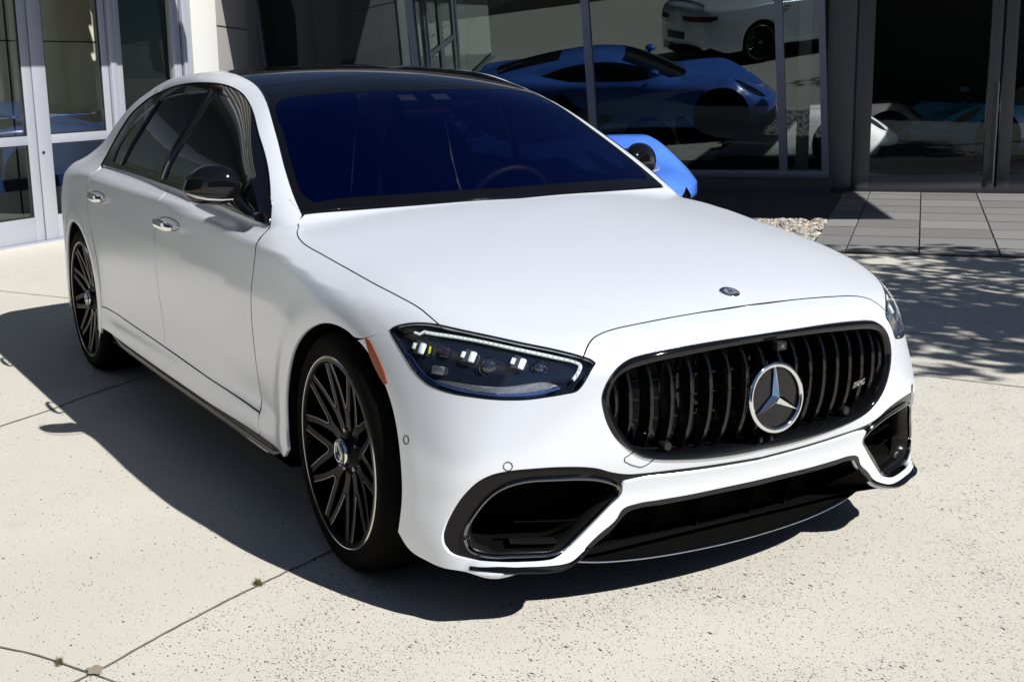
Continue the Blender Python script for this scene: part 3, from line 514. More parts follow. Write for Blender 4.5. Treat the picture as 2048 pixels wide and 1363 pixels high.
seam("bonnet_seam",hs[1:],"x",-.0016,.0024); seam("bonnet_front_seam",T[:-1]+[(.737,-.001,.828)],'s',-.0012,.0027)
seam("door_seam",fd[6:18],"x",-.002,.0022); seam("door_seam",fd[17:23],"x",-.002,.0022); seam("door_seam",rdr,"x",-.002,.0022); seam("sill_seam",xz([(-.65,.351),(-1.0,.3625),(-1.4,.373),(-1.765,.3815),(-2.1,.390),(-2.4,.3965),(-2.74,.4055)]))
seam("wing_seam",[HL[0],tuple(D['seam'][1]),tuple(D['seam'][2])]); seam("pillar_seam",[(-.752,-.825,1.05),(-.718,-.774,1.061)])
# --- tail cap
RC=Surf(body,C=(-3.75,0,.62))
class _Rear(Surf):
    def to2(s,P,proj):
        P=np.atleast_2d(P).astype(float); X=-(P[:,0]-s.C[0]); a=-P[:,1]; z=P[:,2]
        return np.stack([np.arctan2(a,X)*.8,np.arctan2(z-s.C[2],np.hypot(X,a))*.8],1)
    def lift(s,q,proj,level=0.):
        q=np.atleast_2d(q); th=q[:,0]/.8; ps=q[:,1]/.8; n=len(q)
        d=np.stack([-np.cos(ps)*np.cos(th),-np.cos(ps)*np.sin(th),np.sin(ps)],1); return cast(s.f,np.tile(s.C,(n,1)),d,0,1.4,60,level)
tail=[(-4.16,0,1.09)]+cap+[(-4.30,-.3,.25),(-4.33,0,.25)]
patch("tail_panel",tail,WHITE,car,surf=_Rear(body,C=(-3.75,0,.62)),proj='s',side='center',sp=.04,bsp=.02)
# --- glazing
wtop=[tuple(p) for p in D['wstop']]
ws=cen(-.488,-1.258,10)+[(-1.264,-.10,1.411),(-1.276,-.194,1.411),(-1.321,-.408,1.406),(-1.357,-.545,1.394),(-1.378,-.588,1.386)]+[p for p in rail if p[0]>-1.36]+[(-.60,-.62,1.02),(-.545,-.42,1.03),(-.505,-.16,1.03)]
# inner glass area inside the black band
gin=cen(-.553,-1.228,10)+[(-1.24,-.10,1.406),(-1.262,-.25,1.40),(-1.300,-.44,1.395),(-1.318,-.545,1.38),(-1.27,-.592,1.355),(-1.06,-.650,1.265),(-.86,-.700,1.155),(-.715,-.728,1.08),(-.668,-.715,1.06),(-.60,-.42,1.062),(-.562,-.16,1.064)]
# the band is built as a ring: outline minus glass opening, halves welded on the centre line
ring=ws[10:]+cen(-.489,-.552,3)+gin[10:][::-1]+cen(-1.2285,-1.2575,3)
patch("windscreen_frame",ring,GLOSS2,car,side='center',sp=.02,bsp=.012,rim=.006,level=.0005,inset=.0015)
patch("windscreen",gin,WSG,car,side='center',sp=.03,bsp=.014,rim=0,level=-.001,inset=-.004)
roof=[(-1.262,0,1.411),(-1.268,-.10,1.411),(-1.280,-.194,1.411),(-1.325,-.408,1.406),(-1.361,-.545,1.394),(-1.382,-.588,1.386)]+[p for p in rail[::-1] if p[0]<-1.38]+railr[len(rail):]+[(-3.86,-.3,1.16),(-3.87,0,1.165)]
rfx=lambda l:[(x,y,z) for x,y,z in l]
roofA=[p for p in roof[:6]]+[p for p in rail[::-1] if p[0]<-1.38][:3]
# front header, panorama panels and rear screen as separate panes
r_hdr=cen(-1.48,-1.262,5)+roof[1:6]+[(-1.395,-.594,1.398),(-1.46,-.582,1.415),(-1.495,-.572,1.42),(-1.47,-.40,1.44),(-1.462,-.30,1.45),(-1.475,-.10,1.464)]
patch("roof_header",r_hdr,GLOSS2,car,side='center',sp=.03,bsp=.014)
r_pan=cen(-3.04,-1.484,16)+[(-1.479,-.10,1.464),(-1.466,-.30,1.45),(-1.474,-.40,1.44),(-1.499,-.570,1.42),(-1.559,-.567,1.437),(-1.734,-.556,1.464),(-1.86,-.545,1.476),(-2.2,-.545,1.49),(-2.6,-.55,1.475),(-2.9,-.555,1.43),(-3.02,-.556,1.41)]
patch("panorama_roof",r_pan,GLOSS2,car,side='center',sp=.04,bsp=.016)
r_rear=cen(-3.865,-3.045,10)+[(-3.025,-.556,1.41),(-3.2,-.56,1.37),(-3.45,-.575,1.30),(-3.68,-.59,1.215),(-3.82,-.60,1.16),(-3.855,-.3,1.16)]
patch("rear_window",r_rear,GLOSS,car,side='center',sp=.04,bsp=.016)
# side glazing: black surround, then panes
SG=CAR
frame_in=[(-2.80,1.080),(-2.83,1.12),(-2.80,1.19),(-2.74,1.262),(-2.63,1.318),(-2.50,1.360),(-2.34,1.385),(-2.15,1.399),(-1.93,1.405),(-1.76,1.402),(-1.64,1.392),(-1.52,1.372),(-1.41,1.342),(-1.30,1.300),(-1.16,1.233),(-1.03,1.168),(-.93,1.108),(-.90,1.07),(-.91,1.025),(-1.05,1.028),(-1.3,1.037),(-1.62,1.049),(-1.9,1.059),(-2.2,1.068),(-2.5,1.075)]
fin3=[tuple(p) for p in cast(body,np.array([(x,-.1,z) for x,z in frame_in]),np.tile((0,-1.,0),(len(frame_in),1)),0,1.5,120)[0]]
patch("window_trim",dlo[:20]+[beltpt(x) for x in (-.81,-1.02,-1.4,-1.62,-1.86,-2.13,-2.42,-2.665)],GLOSS,car,holes=[fin3],sp=.03,bsp=.012,level=-.0005,rim=.012)
panes=patch("side_window",fin3,SIDEG,car,sp=.03,bsp=.014,level=-.006,rim=0,inset=-.006)
for s in (1,-1):
    # door pillars over the glass
    for (xa,za,xb,zb,wd,nm) in ((-1.93,1.056,-1.80,1.407,.05,"door_pillar"),(-2.62,1.068,-2.50,1.366,.014,"window_divider")):
        P=cast(body,np.array([(xa+(xb-xa)*t,-.1,za+(zb-za)*t) for t in np.linspace(0,1,9)]),np.tile((0,-1.,0),(9,1)),0,1.5,120)[0]
        if s<0: P=P*np.array([1,-1,1])
        MB().tube(P,wd*.9,8,up=(0,1,0),r2=.004).build(nm,GLOSS,car)
# belt moulding
bp=onsurf([beltpt(x) for x in np.linspace(-2.88,-.70,30)])
mb=MB().tube(bp+np.array([0,-.003,.002]),.005,8); mb.build("belt_moulding",DCHROME,car,mirror=True)
du=smooth3([p for p in dlo[:20]],.02); du=onsurf(du); MB().tube(du,.0035,6).build("window_seal",DARK,car,mirror=True)
# --- front black trims
ring_i=[tuple(p) for p in D['chrome']]
trim_out=[ib[0]]+it[1:]+rev(ib_line)+rev(ib_int[1:])
patch("intake_surround",trim_out,CARBON,car,proj='s',side='center',holes=[],sp=.02,bsp=.008,level=-.006,rim=.0,inset=-.004) if False else None
def halfring(name,out,hole,m,level,**k):
    return patch(name,out,m,car,proj='s',side='center',holes=[hole],level=level,**k)
halfring("intake_surround",trim_out,ring_i,CARBON,-.010,sp=.018,bsp=.007,rim=.05,inset=-.003)
cr=smooth3(ring_i,.012,True); cr=onsurf(cr,-.004,'s')
nrm=grad(body,cr)
for o in MB().tube(cr,.0055,8,closed=True).build("intake_ring",DCHROME,car,mirror=True): pass
# intake bowl: inner duct going rearwards plus fins
def duct(name,loop,depth,shrink,m,mirror=True,extra=None):
    L=np.array(loop); c=L.mean(0); k=len(L); vs=[]; rings=[(0,1),(.35,.96),(1,shrink)]
    for t,sc in rings:
        for p in L: q=c+(p-c)*sc; vs.append((q[0]-depth*t,q[1]+(.05*t if name=="intake_duct" else 0),q[2]))
    fs=[]
    for r in range(2):
        for i in range(k): fs.append((r*k+i,r*k+(i+1)%k,(r+1)*k+(i+1)%k,(r+1)*k+i))
    fs.append(tuple(2*k+i for i in range(k)))
    mb=MB().add(vs,fs); return mb.build(name,m,car,mirror=mirror)
duct("intake_duct",onsurf(smooth3(ring_i,.02,True),-.008,'s'),.16,.82,DARK)
for zf in (.285,.345):
    P=onsurf([(.7,y,zf) for y in np.linspace(-.80,-.55,10)],-.05,'s'); P=P[[i for i in range(10)]]
    MB().tube(P,.006,6,up=(0,0,1),r2=.002).build("intake_fin",GLOSS,car,mirror=True)
P=onsurf([(.7,y,.232) for y in np.linspace(-.78,-.60,10)],-.03,'s'); MB().tube(P+np.array([-.035,0,-.006]),.028,8,r2=.004).build("intake_ledge",CARBON,car,mirror=True)
# splitter trim (gloss strip)
strip=[(.783,0,.330)]+rev(stI[:-1])+sbI[:-1]+[(.781,0,.317)]
patch("splitter_trim",strip,GLOSS,car,proj='s',side='center',sp=.015,bsp=.007,level=.003,rim=.007,inset=0)
# lower opening: roof, back wall, fins and lip
lip=[(.640,-.56,.165),(.668,-.46,.150),(.686,-.36,.141),(.701,-.26,.137),(.713,-.13,.135),(.717,0,.134)]
lipf=smooth3(lip+mir(rev(lip[:-1])),.03)
MB().tube(lipf,.009,8,r2=.004).build("splitter_lip",GLOSS,car)
MB().tube(lipf+np.array([.009,0,.001]),.0015,6).build("splitter_edge",CHROME,car)
mb=MB(); L=np.array(lipf); n=len(L); vs=[tuple(p) for p in L]+[(p[0]-.12,p[1]*1.28,p[2]+.022) for p in L]; mb.add(vs,[(i,i+1,n+i+1,n+i) for i in range(n-1)]); mb.build("splitter_floor",DARK,car)
mb=MB(); top=[(x,y,z) for x,y,z in onsurf(smooth3(sbI[5:]+mir(rev(sbI[5:-1])),.03),-.003,'s')] if False else None
tp=smooth3(sbI[6:-1]+[(.781,0,.317)],.03); tp=np.array(list(tp)+mir(rev([tuple(v) for v in tp[:-1]]))); n=len(tp)
vs=[tuple(p+np.array([-.006,0,.004])) for p in tp]+[(p[0]-.16,p[1]*.93,p[2]-.015) for p in tp]+[(p[0]-.16,p[1]*.93,.13) for p in tp]
MB().add(vs,[(i,i+1,n+i+1,n+i) for i in range(n-1)]+[(n+i,n+i+1,2*n+i+1,2*n+i) for i in range(n-1)]).build("lower_grille",DARK,car)
for y in (-.40,-.25,-.10,.10,.25,.40):
    xt=float(np.interp(abs(y),[0,.2,.4,.5],[.765,.755,.73,.70])); xb=float(np.interp(abs(y),[0,.2,.4,.5],[.70,.69,.66,.64]))
    zt=.31 if abs(y)<.35 else .29
    MB().prism([(xt-.055,zt),(xb-.05,.15),(xb-.20,.15),(xt-.18,zt)],(0,y-.004,0),(1,0,0),(0,0,1),(0,1,0),.004).build("grille_fin",DARK,car)
# --- radiator grille
GIs=mid(gi); GOs=mid(go)
n1=160
def evenly(l,n):
    l=np.array(l); d=np.r_[0,np.cumsum(np.linalg.norm(np.diff(l,axis=0),axis=1))]; t=np.linspace(0,d[-1],n); return np.stack([np.interp(t,d,l[:,i]) for i in range(3)],1)
def full(l): l=[tuple(v) for v in l]; return np.array(l+mir(l[1:-1][::-1]))
go_s=evenly(smooth3(GOs,.01),120); gi_s=evenly(smooth3(GIs,.01),120)
go_s[0,1]=go_s[-1,1]=gi_s[0,1]=gi_s[-1,1]=0
go_s=onsurf(go_s,-.0005,'s'); gi_s=onsurf(gi_s,-.001,'s')
A=full(go_s); B=full(gi_s); K=len(A)
na=grad(body,(A+B)/2)
rows=[A-na*.02,A,A*.7+B*.3+na*.007,A*.4+B*.6+na*.006,B-na*.002,B-na*.014,B+(B-A)*.0+np.array([-.085,0,0])]
vs=[tuple(p) for r in rows for p in r]; fs=[]
for r in range(len(rows)-1):
    for i in range(K): fs.append((r*K+i,r*K+(i+1)%K,(r+1)*K+(i+1)%K,(r+1)*K+i))
fs.append(tuple((len(rows)-1)*K+i for i in range(K)))
grille=mesh("grille",vs,fs,GLOSS,car,True,60)
# slats
gz=gi_s
def zr(y):
    """top and bottom z of the opening at |y|"""
    up=gz[:60]; k=int(np.argmin(gz[:,1])); a=gz[:k+1]; b=gz[k:]
    return float(np.interp(abs(y),-a[:,1],a[:,2])),float(np.interp(abs(y),-b[::-1,1],b[::-1,2]))
ys=[.0295+.0585*i for i in range(9)]; ys[-1]=.478
SLEDGE=MB()
for y0 in ys:
    for s in (-1,1):
        zt,zb=zr(y0); zt-=.006; zb+=.008
        zz=np.linspace(zb,zt,22); Q=onsurf([(.82,-y0,z) for z in zz],0,'s')
        t=(zz-zb)/(zt-zb); xs=Q[:,0]-.020-.022*(1-np.sin(PI*np.clip(t,0,1)))**1.5
        yy=Q[:,1]+ (0 if s<0 else 0); yv=np.interp(zz,Q[:,2],Q[:,1]); yv=-y0*np.ones(22)
        if s>0: yv=-yv
        th=.0045
        if y0<.05: # these two are cut by the star plate
            pass
        vs=[];
        for i in range(22):
            vs+= [(xs[i],yv[i]-th*.55,zz[i]),(xs[i]-.003,yv[i]-th,zz[i]),(xs[i]-.05,yv[i]-th,zz[i]),(xs[i]-.05,yv[i]+th,zz[i]),(xs[i]-.003,yv[i]+th,zz[i]),(xs[i],yv[i]+th*.55,zz[i])]
        fs=[]
        for i in range(21):
            for j in range(6): fs.append((i*6+j,i*6+(j+1)%6,(i+1)*6+(j+1)%6,(i+1)*6+j))
        fs+=[tuple(range(6)),tuple(21*6+j for j in range(6))]
        mesh("grille_slat",vs,fs,GLOSS,grille,True,30)
        for e in (-1,1):
            MB().tube([(xs[i]+.0006,yv[i]+e*th*.75,zz[i]) for i in range(0,22)],.0007,4).build("slat_edge",EDGE,grille)
# mesh behind the slats
for zz_ in (.50,.555,.61,.665,.72):
    for y0 in np.arange(-.45,.46,.0585):
        if abs(y0)>.09 and abs(y0)<.44: MB().box((.80-.30*y0*y0-.03,y0,zz_),(.012,.020,.0012)).build("grille_crossbar",BLKPL,grille)
# star badge
gc=np.array((.866,0,.592)); tilt=R(6); ex=np.array((0,1.,0)); ey=np.array((-math.sin(tilt)*1,0,math.cos(tilt))); ez=np.cross(ex,ey); ez=ez if ez[0]>0 else -ez
def onb(u,v,w): return gc+ex*u+ey*v+ez*w
Rr=.0905
pl=[onb(.086*math.cos(a),.086*math.sin(a),-.006) for a in np.linspace(0,2*PI,65)[:-1]]; pb=[p-ez*.03 for p in pl]
badge=MB().add(pl+pb+[onb(0,0,-.004)],[(i,(i+1)%64,128) for i in range(64)]+[(i,(i+1)%64,64+(i+1)%64,64+i) for i in range(64)]).build("star_badge",GLOSS,grille)
MB().tube([onb(Rr*math.cos(a),Rr*math.sin(a),0) for a in np.linspace(0,2*PI,97)[:-1]],.0078,12,closed=True,up=ez,r2=.006).build("badge_ring",CHROME,badge)
mb=MB()
for k in range(3):
    a=PI/2+k*2*PI/3; d=ex*math.cos(a)+ey*math.sin(a); b=R(60)
    tip=gc+d*.086+ez*.001; rl=gc+(ex*math.cos(a+b)+ey*math.sin(a+b))*.0165; rr_=gc+(ex*math.cos(a-b)+ey*math.sin(a-b))*.0165; pk=gc+ez*.014
    tl=tip+np.cross(ez,d)*.0012; tr=tip-np.cross(ez,d)*.0012
    mb.add([pk,rl,tl,tip+ez*.003,tr,rr_,gc-ez*.006],[(0,1,2,3),(0,3,4,5),(1,6,5),(1,2,4,5)])
mb.build("badge_star",CHROME,badge,smooth=False)
# camera, sensors, lettering
MB().box((.868,0.004,.737),(.012,.017,.012),bev=.004).build("front_camera",BLKPL,grille)
MB().lathe([(.0001,.0),(.006,.0),(.0075,-.003)],20,'x',(.8815,.004,.737)).build("camera_lens",DCHROME,grille)
for s in (-1,1):
    MB().lathe([(.0001,-.012),(.011,-.012),(.013,-.015),(.013,-.04)],24,'x',(.822,.326*s,.492)).build("parking_sensor",BLKPL,grille)
for y0 in (-.038,.0):
    MB().box((.850,y0,.474),(.004,.005,.008),bev=.002).build("washer_nozzle",BLKPL,grille)
tc_=bpy.data.curves.new("lettering",'FONT'); tc_.body="///AMG"; tc_.size=.024; tc_.extrude=.0015; tc_.shear=.35; tc_.align_x='CENTER'
to=bpy.data.objects.new("lettering",tc_); COL.objects.link(to); dg=bpy.context.evaluated_depsgraph_get(); me=bpy.data.meshes.new_from_object(to.evaluated_get(dg)); bpy.data.objects.remove(to)
let=link("performance_lettering",me,CHROME,grille)
lx=float(onsurf([(.82,-.355,.575)],0,'s')[0][0]); let.matrix_world=Matrix.Translation((lx-.012,.355,.565))@Matrix(((0,0,1,0),(1,0,0,0),(0,1,0,0),(0,0,0,1)))@Matrix.Rotation(R(18),4,'Y')
# tow cover
tw=onsurf(smooth3([tuple(p) for p in D['towcap']],.008),.0006,'s'); MB().tube(tw,.0011,5).build("tow_cover_seam",DARK,car)
# round parking sensors in the bumper
def discseam(name,p,r,m,proj='s',tr=.0011,flip=False):
    p=onsurf([p],0,proj)[0]; n=grad(body,[p])[0]; a=np.cross(n,(0,0,1)); a/=np.linalg.norm(a); b=np.cross(n,a)
    P=[p+n*.0006+a*r*math.cos(t)+b*r*math.sin(t) for t in np.linspace(0,2*PI,33)[:-1]]
    if flip: P=[(q[0],-q[1],q[2]) for q in P]
    return MB().tube(P,tr,5,closed=True).build(name,m,car)
for fl in (False,True):
    discseam("sensor_ring",D['sens1'][0],.0115,DARK,flip=fl); discseam("sensor_ring",D['sens2'][0],.0115,DARK,flip=fl); 
# bonnet badge
bpn=onsurf([(.663,0,.854)],0,'x')[0]; bn=grad(body,[bpn])[0]; bn[1]=0; bn/=np.linalg.norm(bn); b2=np.cross(bn,(0,1.,0)); 
def bon(u,v,w): return bpn+np.array((0,1.,0))*u+b2*v+bn*w
def dome(r0,prof,m,name,par):
    vs=[];n=48
    for r,h in prof:
        for i in range(n): a=2*PI*i/n; vs.append(bon(r*math.cos(a),r*math.sin(a),h))
    fs=[(k*n+i,k*n+(i+1)%n,(k+1)*n+(i+1)%n,(k+1)*n+i) for k in range(len(prof)-1) for i in range(n)]+[tuple((len(prof)-1)*n+i for i in range(n))]
    return MB().add(vs,fs).build(name,m,par)
bb=dome(0,[(.0295,-.002),(.0295,.002),(.028,.0035)],CHROME,"bonnet_badge",car)
dome(0,[(.0275,.0030),(.0275,.0038)],mat("navy_enamel",(.004,.006,.012),.15,0,.5,1),"badge_enamel",bb)
dome(0,[(.0185,.0038),(.0185,.0046)],mat("brushed_silver",(.55,.58,.62),.25,.9,bump=(700,1.)),"badge_centre",bb)
mb=MB()
for i in range(40):
    a=2*PI*i/40
    if abs(math.sin(a))<.93: mb.box(bon(.0228*math.cos(a),.0228*math.sin(a),.004),(.0007,.0014,.0004))
for k in range(3):
    a=PI/2+k*2*PI/3; mb.add([bon(.015*math.cos(a),.015*math.sin(a),.0058),bon(.003*math.cos(a+1.05),.003*math.sin(a+1.05),.006),bon(0,0,.0075),bon(.003*math.cos(a-1.05),.003*math.sin(a-1.05),.006)],[(0,1,2),(0,2,3)])
mb.build("badge_emblem",CHROME,bb,smooth=False)
# ------------------------------------------------------------------ headlamps
H=HLD
def hlevel(P,lv): return onsurf([tuple(p) for p in P],lv,'s')
bowl=patch("headlight",HL,HLBLK,car,proj='s',side='both',level=-.030,sp=.016,bsp=.007,rim=0,inset=-.002)
for s,par in ((1,bowl[0]),(-1,bowl[1])):
    fl=np.array([1,s,1.])
    def B(mb,name,m,**k):
        mb.v=[(v[0],v[1]*s,v[2]) for v in mb.v]; return mb.build(name,m,par,**k)
    L=smooth3(HL,.008,True); o=onsurf(L,-.002,'s'); i_=onsurf(L,-.032,'s'); n=len(o)
    B(MB().add([tuple(p) for p in o]+[tuple(p) for p in i_],[(k,(k+1)%n,n+(k+1)%n,n+k) for k in range(n)]),"bezel_wall",HLBLK)
    B(MB().tube(onsurf(L,-.0015,'s'),.0032,6,closed=True),"bezel_edge",GLOSS)
    # dark outer band (upper edge frit)
    dr=hlevel(smooth3(H['drl'],.008),-.018)
    gd=grad(body,dr)
    B(MB().tube(dr,.0052,8,up=gd,r2=.004),"daylight_strip",LEDW)
    d2=hlevel(smooth3(H['drl2'],.008),-.018); B(MB().tube(d2,.004,6),"daylight_tip",LEDW)
    nseg=34; mb=MB()
    dd=evenly(dr,nseg)
    for q in dd: mb.box(q+np.array((.0045,-.001,.002)),(.0008,.0008,.004))
    B(mb,"strip_segment",mat("led_divider",(.45,.5,.5),.3)); bpy.context.view_layer.update()
    for p,pb in zip(H['led'],H['ledb']):
        c=hlevel([p],-.018)[0]; c2=hlevel([pb],-.020)[0]; nn=grad(body,[c])[0]; a=c-c2; a-=nn*(a@nn); a/=np.linalg.norm(a); b=np.cross(nn,a)
        rot=np.stack([a,b,nn],1)
        B(MB().box(c,(.0085,.0150,.006),rot,.004),"led_lens",LEDW)
        B(MB().box(c-a*.012-nn*.004,(.016,.018,.005),rot,.003),"led_housing",mat("headlight_housing",(.045,.05,.07),.3,0,.5,.5))
        B(MB().box(c2+nn*.0015,(.0058,.0085,.003),rot,.001),"led_emitter",LEDW)
    for nm,r in (('proj',.0235),('proj2',.017)):
        c=hlevel(H[nm],-.026)[0]; nn=np.array((.86,-.50,.06)); nn/=np.linalg.norm(nn); a=np.cross(nn,(0,0,1)); a/=np.linalg.norm(a); b=np.cross(a,nn)
        prof=[(0.0001,.010),(r*.35,.009),(r*.65,.006),(r*.85,.001),(r*.92,-.004)]; vs=[];N=40
        for rr,h in prof:
            for k in range(N): t=2*PI*k/N; vs.append(c+a*rr*math.cos(t)+b*rr*math.sin(t)+nn*h)
        B(MB().add(vs,[(j*N+k,j*N+(k+1)%N,(j+1)*N+(k+1)%N,(j+1)*N+k) for j in range(4) for k in range(N)]),"projector_lens",mat("projector_glass",(.02,.03,.05),.03,.3,.9,1,.01))
        P=[c+a*r*1.08*math.cos(t)+b*r*1.08*math.sin(t) for t in np.linspace(0,2*PI,41)[:-1]]
        B(MB().tube(P,.0018,6,closed=True),"projector_ring",DCHROME)
    c=hlevel(H['rect'],-.022)[0]; nn=grad(body,[c])[0]; a=np.cross((0,0,1),nn);a/=np.linalg.norm(a); b=np.cross(nn,a); rot=np.stack([a,b,nn],1)
    B(MB().box(c,(.020,.012,.006),rot,.004),"turn_reflector",CRYST)
    c=hlevel(H['rect2'],-.024)[0]; B(MB().box(c,(.014,.014,.004),rot,.003),"sensor_window",mat("smoked_window",(.02,.018,.03),.08,0,.5,1))
    c=hlevel(H['yel'],-.020)[0]; B(MB().box(c,(.0022,.0095,.003),rot,.001),"yellow_marker",mat("yellow_reflector",(.45,.5,.02),.2,0,.5))
    rf=hlevel(H['refl'],-.016)
    q=patch("lower_reflector",[tuple(p) for p in hlevel(H['refl'],0)],CRYST,par,proj='s',side='right',level=-.018,sp=.01,bsp=.006,rim=.003,inset=0)
    if s<0:
        for v in q.data.vertices: v.co.y*=-1
        q.data.flip_normals()
    B(MB().tube(hlevel(smooth3(H['blue'],.008),-.015),.0024,6,up=(0,0,1),r2=.005),"blue_accent",BLUEL)
lens=patch("headlight_lens",HL,LENS,car,proj='s',side='both',level=.0,sp=.016,bsp=.007,rim=0,inset=-.0005)
for l,b_ in zip(lens,bowl): l.parent=b_
# side marker reflectors
MKR=onsurf([tuple(p) for p in D['marker']],0,'x')
mk3=[(.170,-.93,.752),(.190,-.93,.748),(.232,-.93,.716),(.272,-.93,.678),(.296,-.93,.645),(.282,-.93,.641),(.245,-.93,.668),(.205,-.93,.705)]
patch("side_marker",[tuple(p) for p in xz([(x+.02,z+.0) for x,_,z in mk3])],AMBER,car,proj='x',side='both',level=.002,sp=.01,bsp=.005,rim=.004,inset=0)
# ------------------------------------------------------------------ wheels
def build_wheel():
    RL=.2845
    mb=MB()
    mb.lathe([(.2900,-.004),(.2860,-.008),(.2760,-.008),(.2700,-.001),(.2660,.02),(.262,.06),(.258,.20)],96,'y')
    for i in range(10):
        th=R(36*i+18); 
        def at(r,a,y): return np.array((r*math.cos(a),y,r*math.sin(a)))
        # trunk
        N=5
        def arm(pts,wd,dp):
            vs=[];fs=[]
            for k,(r,a,y) in enumerate(pts):
                p=at(r,a,y); e=np.array((-math.sin(a),0,math.cos(a))); w_=wd[k]; d_=dp[k]
                vs+=[p+e*(w_-.0022),p+e*w_+np.array((0,.0025,0)),p+e*w_*1.15+np.array((0,d_,0)),p-e*w_*1.15+np.array((0,d_,0)),p-e*w_+np.array((0,.0025,0)),p-e*(w_-.0022)]
            for k in range(len(pts)-1):
                for j in range(6): fs.append((k*6+j,k*6+(j+1)%6,(k+1)*6+(j+1)%6,(k+1)*6+j))
            return vs,fs
        v,f=arm([(.055,th,.030),(.085,th,.030),(.115,th,.026),(.135,th,.023)],[.018,.019,.0195,.021],[.03]*4); mb.add(v,f)
        for s in (-1,1):
            pts=[(.118+(.272-.118)*t, th+s*(R(4.2)+(R(15.2)-R(4.2))*t**.8), .0255-.026*t**1.3) for t in np.linspace(0,1,N)]
            wd=[.0105,.0112,.0112,.0112,.0125]
            v,f=arm(pts,wd,[.03,.03,.028,.026,.03]); mb.add(v,f)
    mb.lathe([(.0001,.012),(.03,.012),(.052,.022),(.066,.028),(.078,.034),(.085,.06)],64,'y')
    wheel=mb.build("wheel",WBLACK,None,angle=25)
    # machined faces along the spokes
    mb=MB()
    for i in range(10):
        th=R(36*i+18)
        for s in (-1,1):
            for e in (-1,1):
                P=[]
                for t in np.linspace(.0,1,9):
                    r=.118+(.272-.118)*t; a=th+s*(R(4.2)+(R(15.2)-R(4.2))*t**.8); y=.0255-.026*t**1.3; w_=np.interp(t,[0,.25,.5,.75,1],[.0105,.0112,.0112,.0112,.0125])
                    if t<.20: continue
                    p=np.array((r*math.cos(a),y-.0006,r*math.sin(a)))+np.array((-math.sin(a),0,math.cos(a)))*e*(w_-.0012); P.append(p)
                if e*s>0: continue
                P=[np.array((.139*math.cos(th),.0215,.139*math.sin(th)))]+P
                mb.tube(P,.0017,5,up=(0,1,0),r2=.0010)
            # joins
    mb.build("machined_edge",SATSIL,wheel)
    MB().lathe([(.2935,.004),(.2925,-.006),(.2885,-.0085),(.2850,-.007),(.2838,.003)],128,'y').build("rim_edge",mat("polished_rim",(.62,.60,.56),.2,1),wheel)
    T_=[(.286,.012),(.291,-.003),(.298,-.0065),(.312,-.010),(.328,-.010),(.343,-.004),(.353,.006),(.361,.016),(.3665,.030)]
    for y in (.07,.075,.115,.12,.16,.165,.205,.21): T_.append((.3685 if True else 0,y-.002)); T_.append((.3635 if int(y*1000)%10 else .3685,y))
    T_+= [(.3685,.225),(.361,.243),(.343,.262),(.31,.266),(.285,.25)]
    tyre=MB().lathe(T_,128,'y').build("tyre",RUBBER,wheel,angle=50)
    for (t,a,sz) in (("SPORT CONTACT",90,.019),("255/40 R21",270,.016)):
        for k,ch in enumerate(t):
            if ch==' ': continue
            pass
    MB().lathe([(.0001,.075),(.07,.075),(.085,.085),(.195,.085),(.198,.09),(.198,.115),(.08,.115)],64,'y').build("brake_disc",mat("brake_steel",(.10,.10,.10),.35,1),wheel)
    # barrel dark
    MB().lathe([(.256,.02),(.250,.12),(.235,.16),(.06,.165),(.001,.165)],64,'y').build("wheel_barrel",DARK,wheel)
    hc=MB().lathe([(.0001,-.002),(.028,-.002),(.033,.0),(.035,.006),(.035,.03)],48,'y').build("hub_cap",mat("hub_black",(.01,.01,.012),.12,0,.5,1),wheel)
    MB().tube([(.041*math.cos(a),.012,.041*math.sin(a)) for a in np.linspace(0,2*PI,49)[:-1]],.0036,8,closed=True,up=(0,1,0),r2=.010).build("hub_ring",CHROME,wheel)
    mb=MB()
    g0=np.array((0,-.0025,0.)); X=np.array((1.,0,0)); Z=np.array((0,0,1.)); Y=np.array((0,-1.,0))
    mb.tube([g0+X*.026*math.cos(a)+Z*.026*math.sin(a) for a in np.linspace(0,2*PI,41)[:-1]],.0018,6,closed=True,up=Y)
    for k in range(3):
        a=PI/2+k*2*PI/3+.35; d=X*math.cos(a)+Z*math.sin(a)
        mb.add([g0+Y*.004,g0+X*.006*math.cos(a+1.05)+Z*.006*math.sin(a+1.05),g0+d*.026,g0+X*.006*math.cos(a-1.05)+Z*.006*math.sin(a-1.05)],[(0,1,2),(0,2,3),(1,3,2)])
    mb.build("hub_emblem",CHROME,wheel,smooth=False)
    mb=MB()
    for k in range(5):
        a=R(72*k+36); mb.lathe([(.0001,.030),(.008,.030),(.0105,.034),(.0105,.05)],16,'y',(.056*math.cos(a)*1.12,-.006,.056*math.sin(a)*1.12))
    # five bolts, each its own piece
    for k in range(5):
        a=R(72*k+36); MB().lathe([(.0001,.024),(.007,.024),(.009,.028),(.009,.04)],16,'y',(.064*math.cos(a),0,.064*math.sin(a))).build("wheel_bolt",DCHROME,wheel)
    return wheel
w0=build_wheel(); kids=list(w0.children)
cal=MB().box((0,0,0),(.055,.04,.12),None,.012)
def putwheel(w,x,side,steer=0,roll=0):
    w.parent=car; rz=0 if side<0 else PI
    w.matrix_world=Matrix.Translation((x,side*(.926),.3685))@Matrix.Rotation(rz+steer,4,'Z')@Matrix.Rotation(roll,4,'Y')
putwheel(w0,-.008,-1,R(-1.5),R(7))
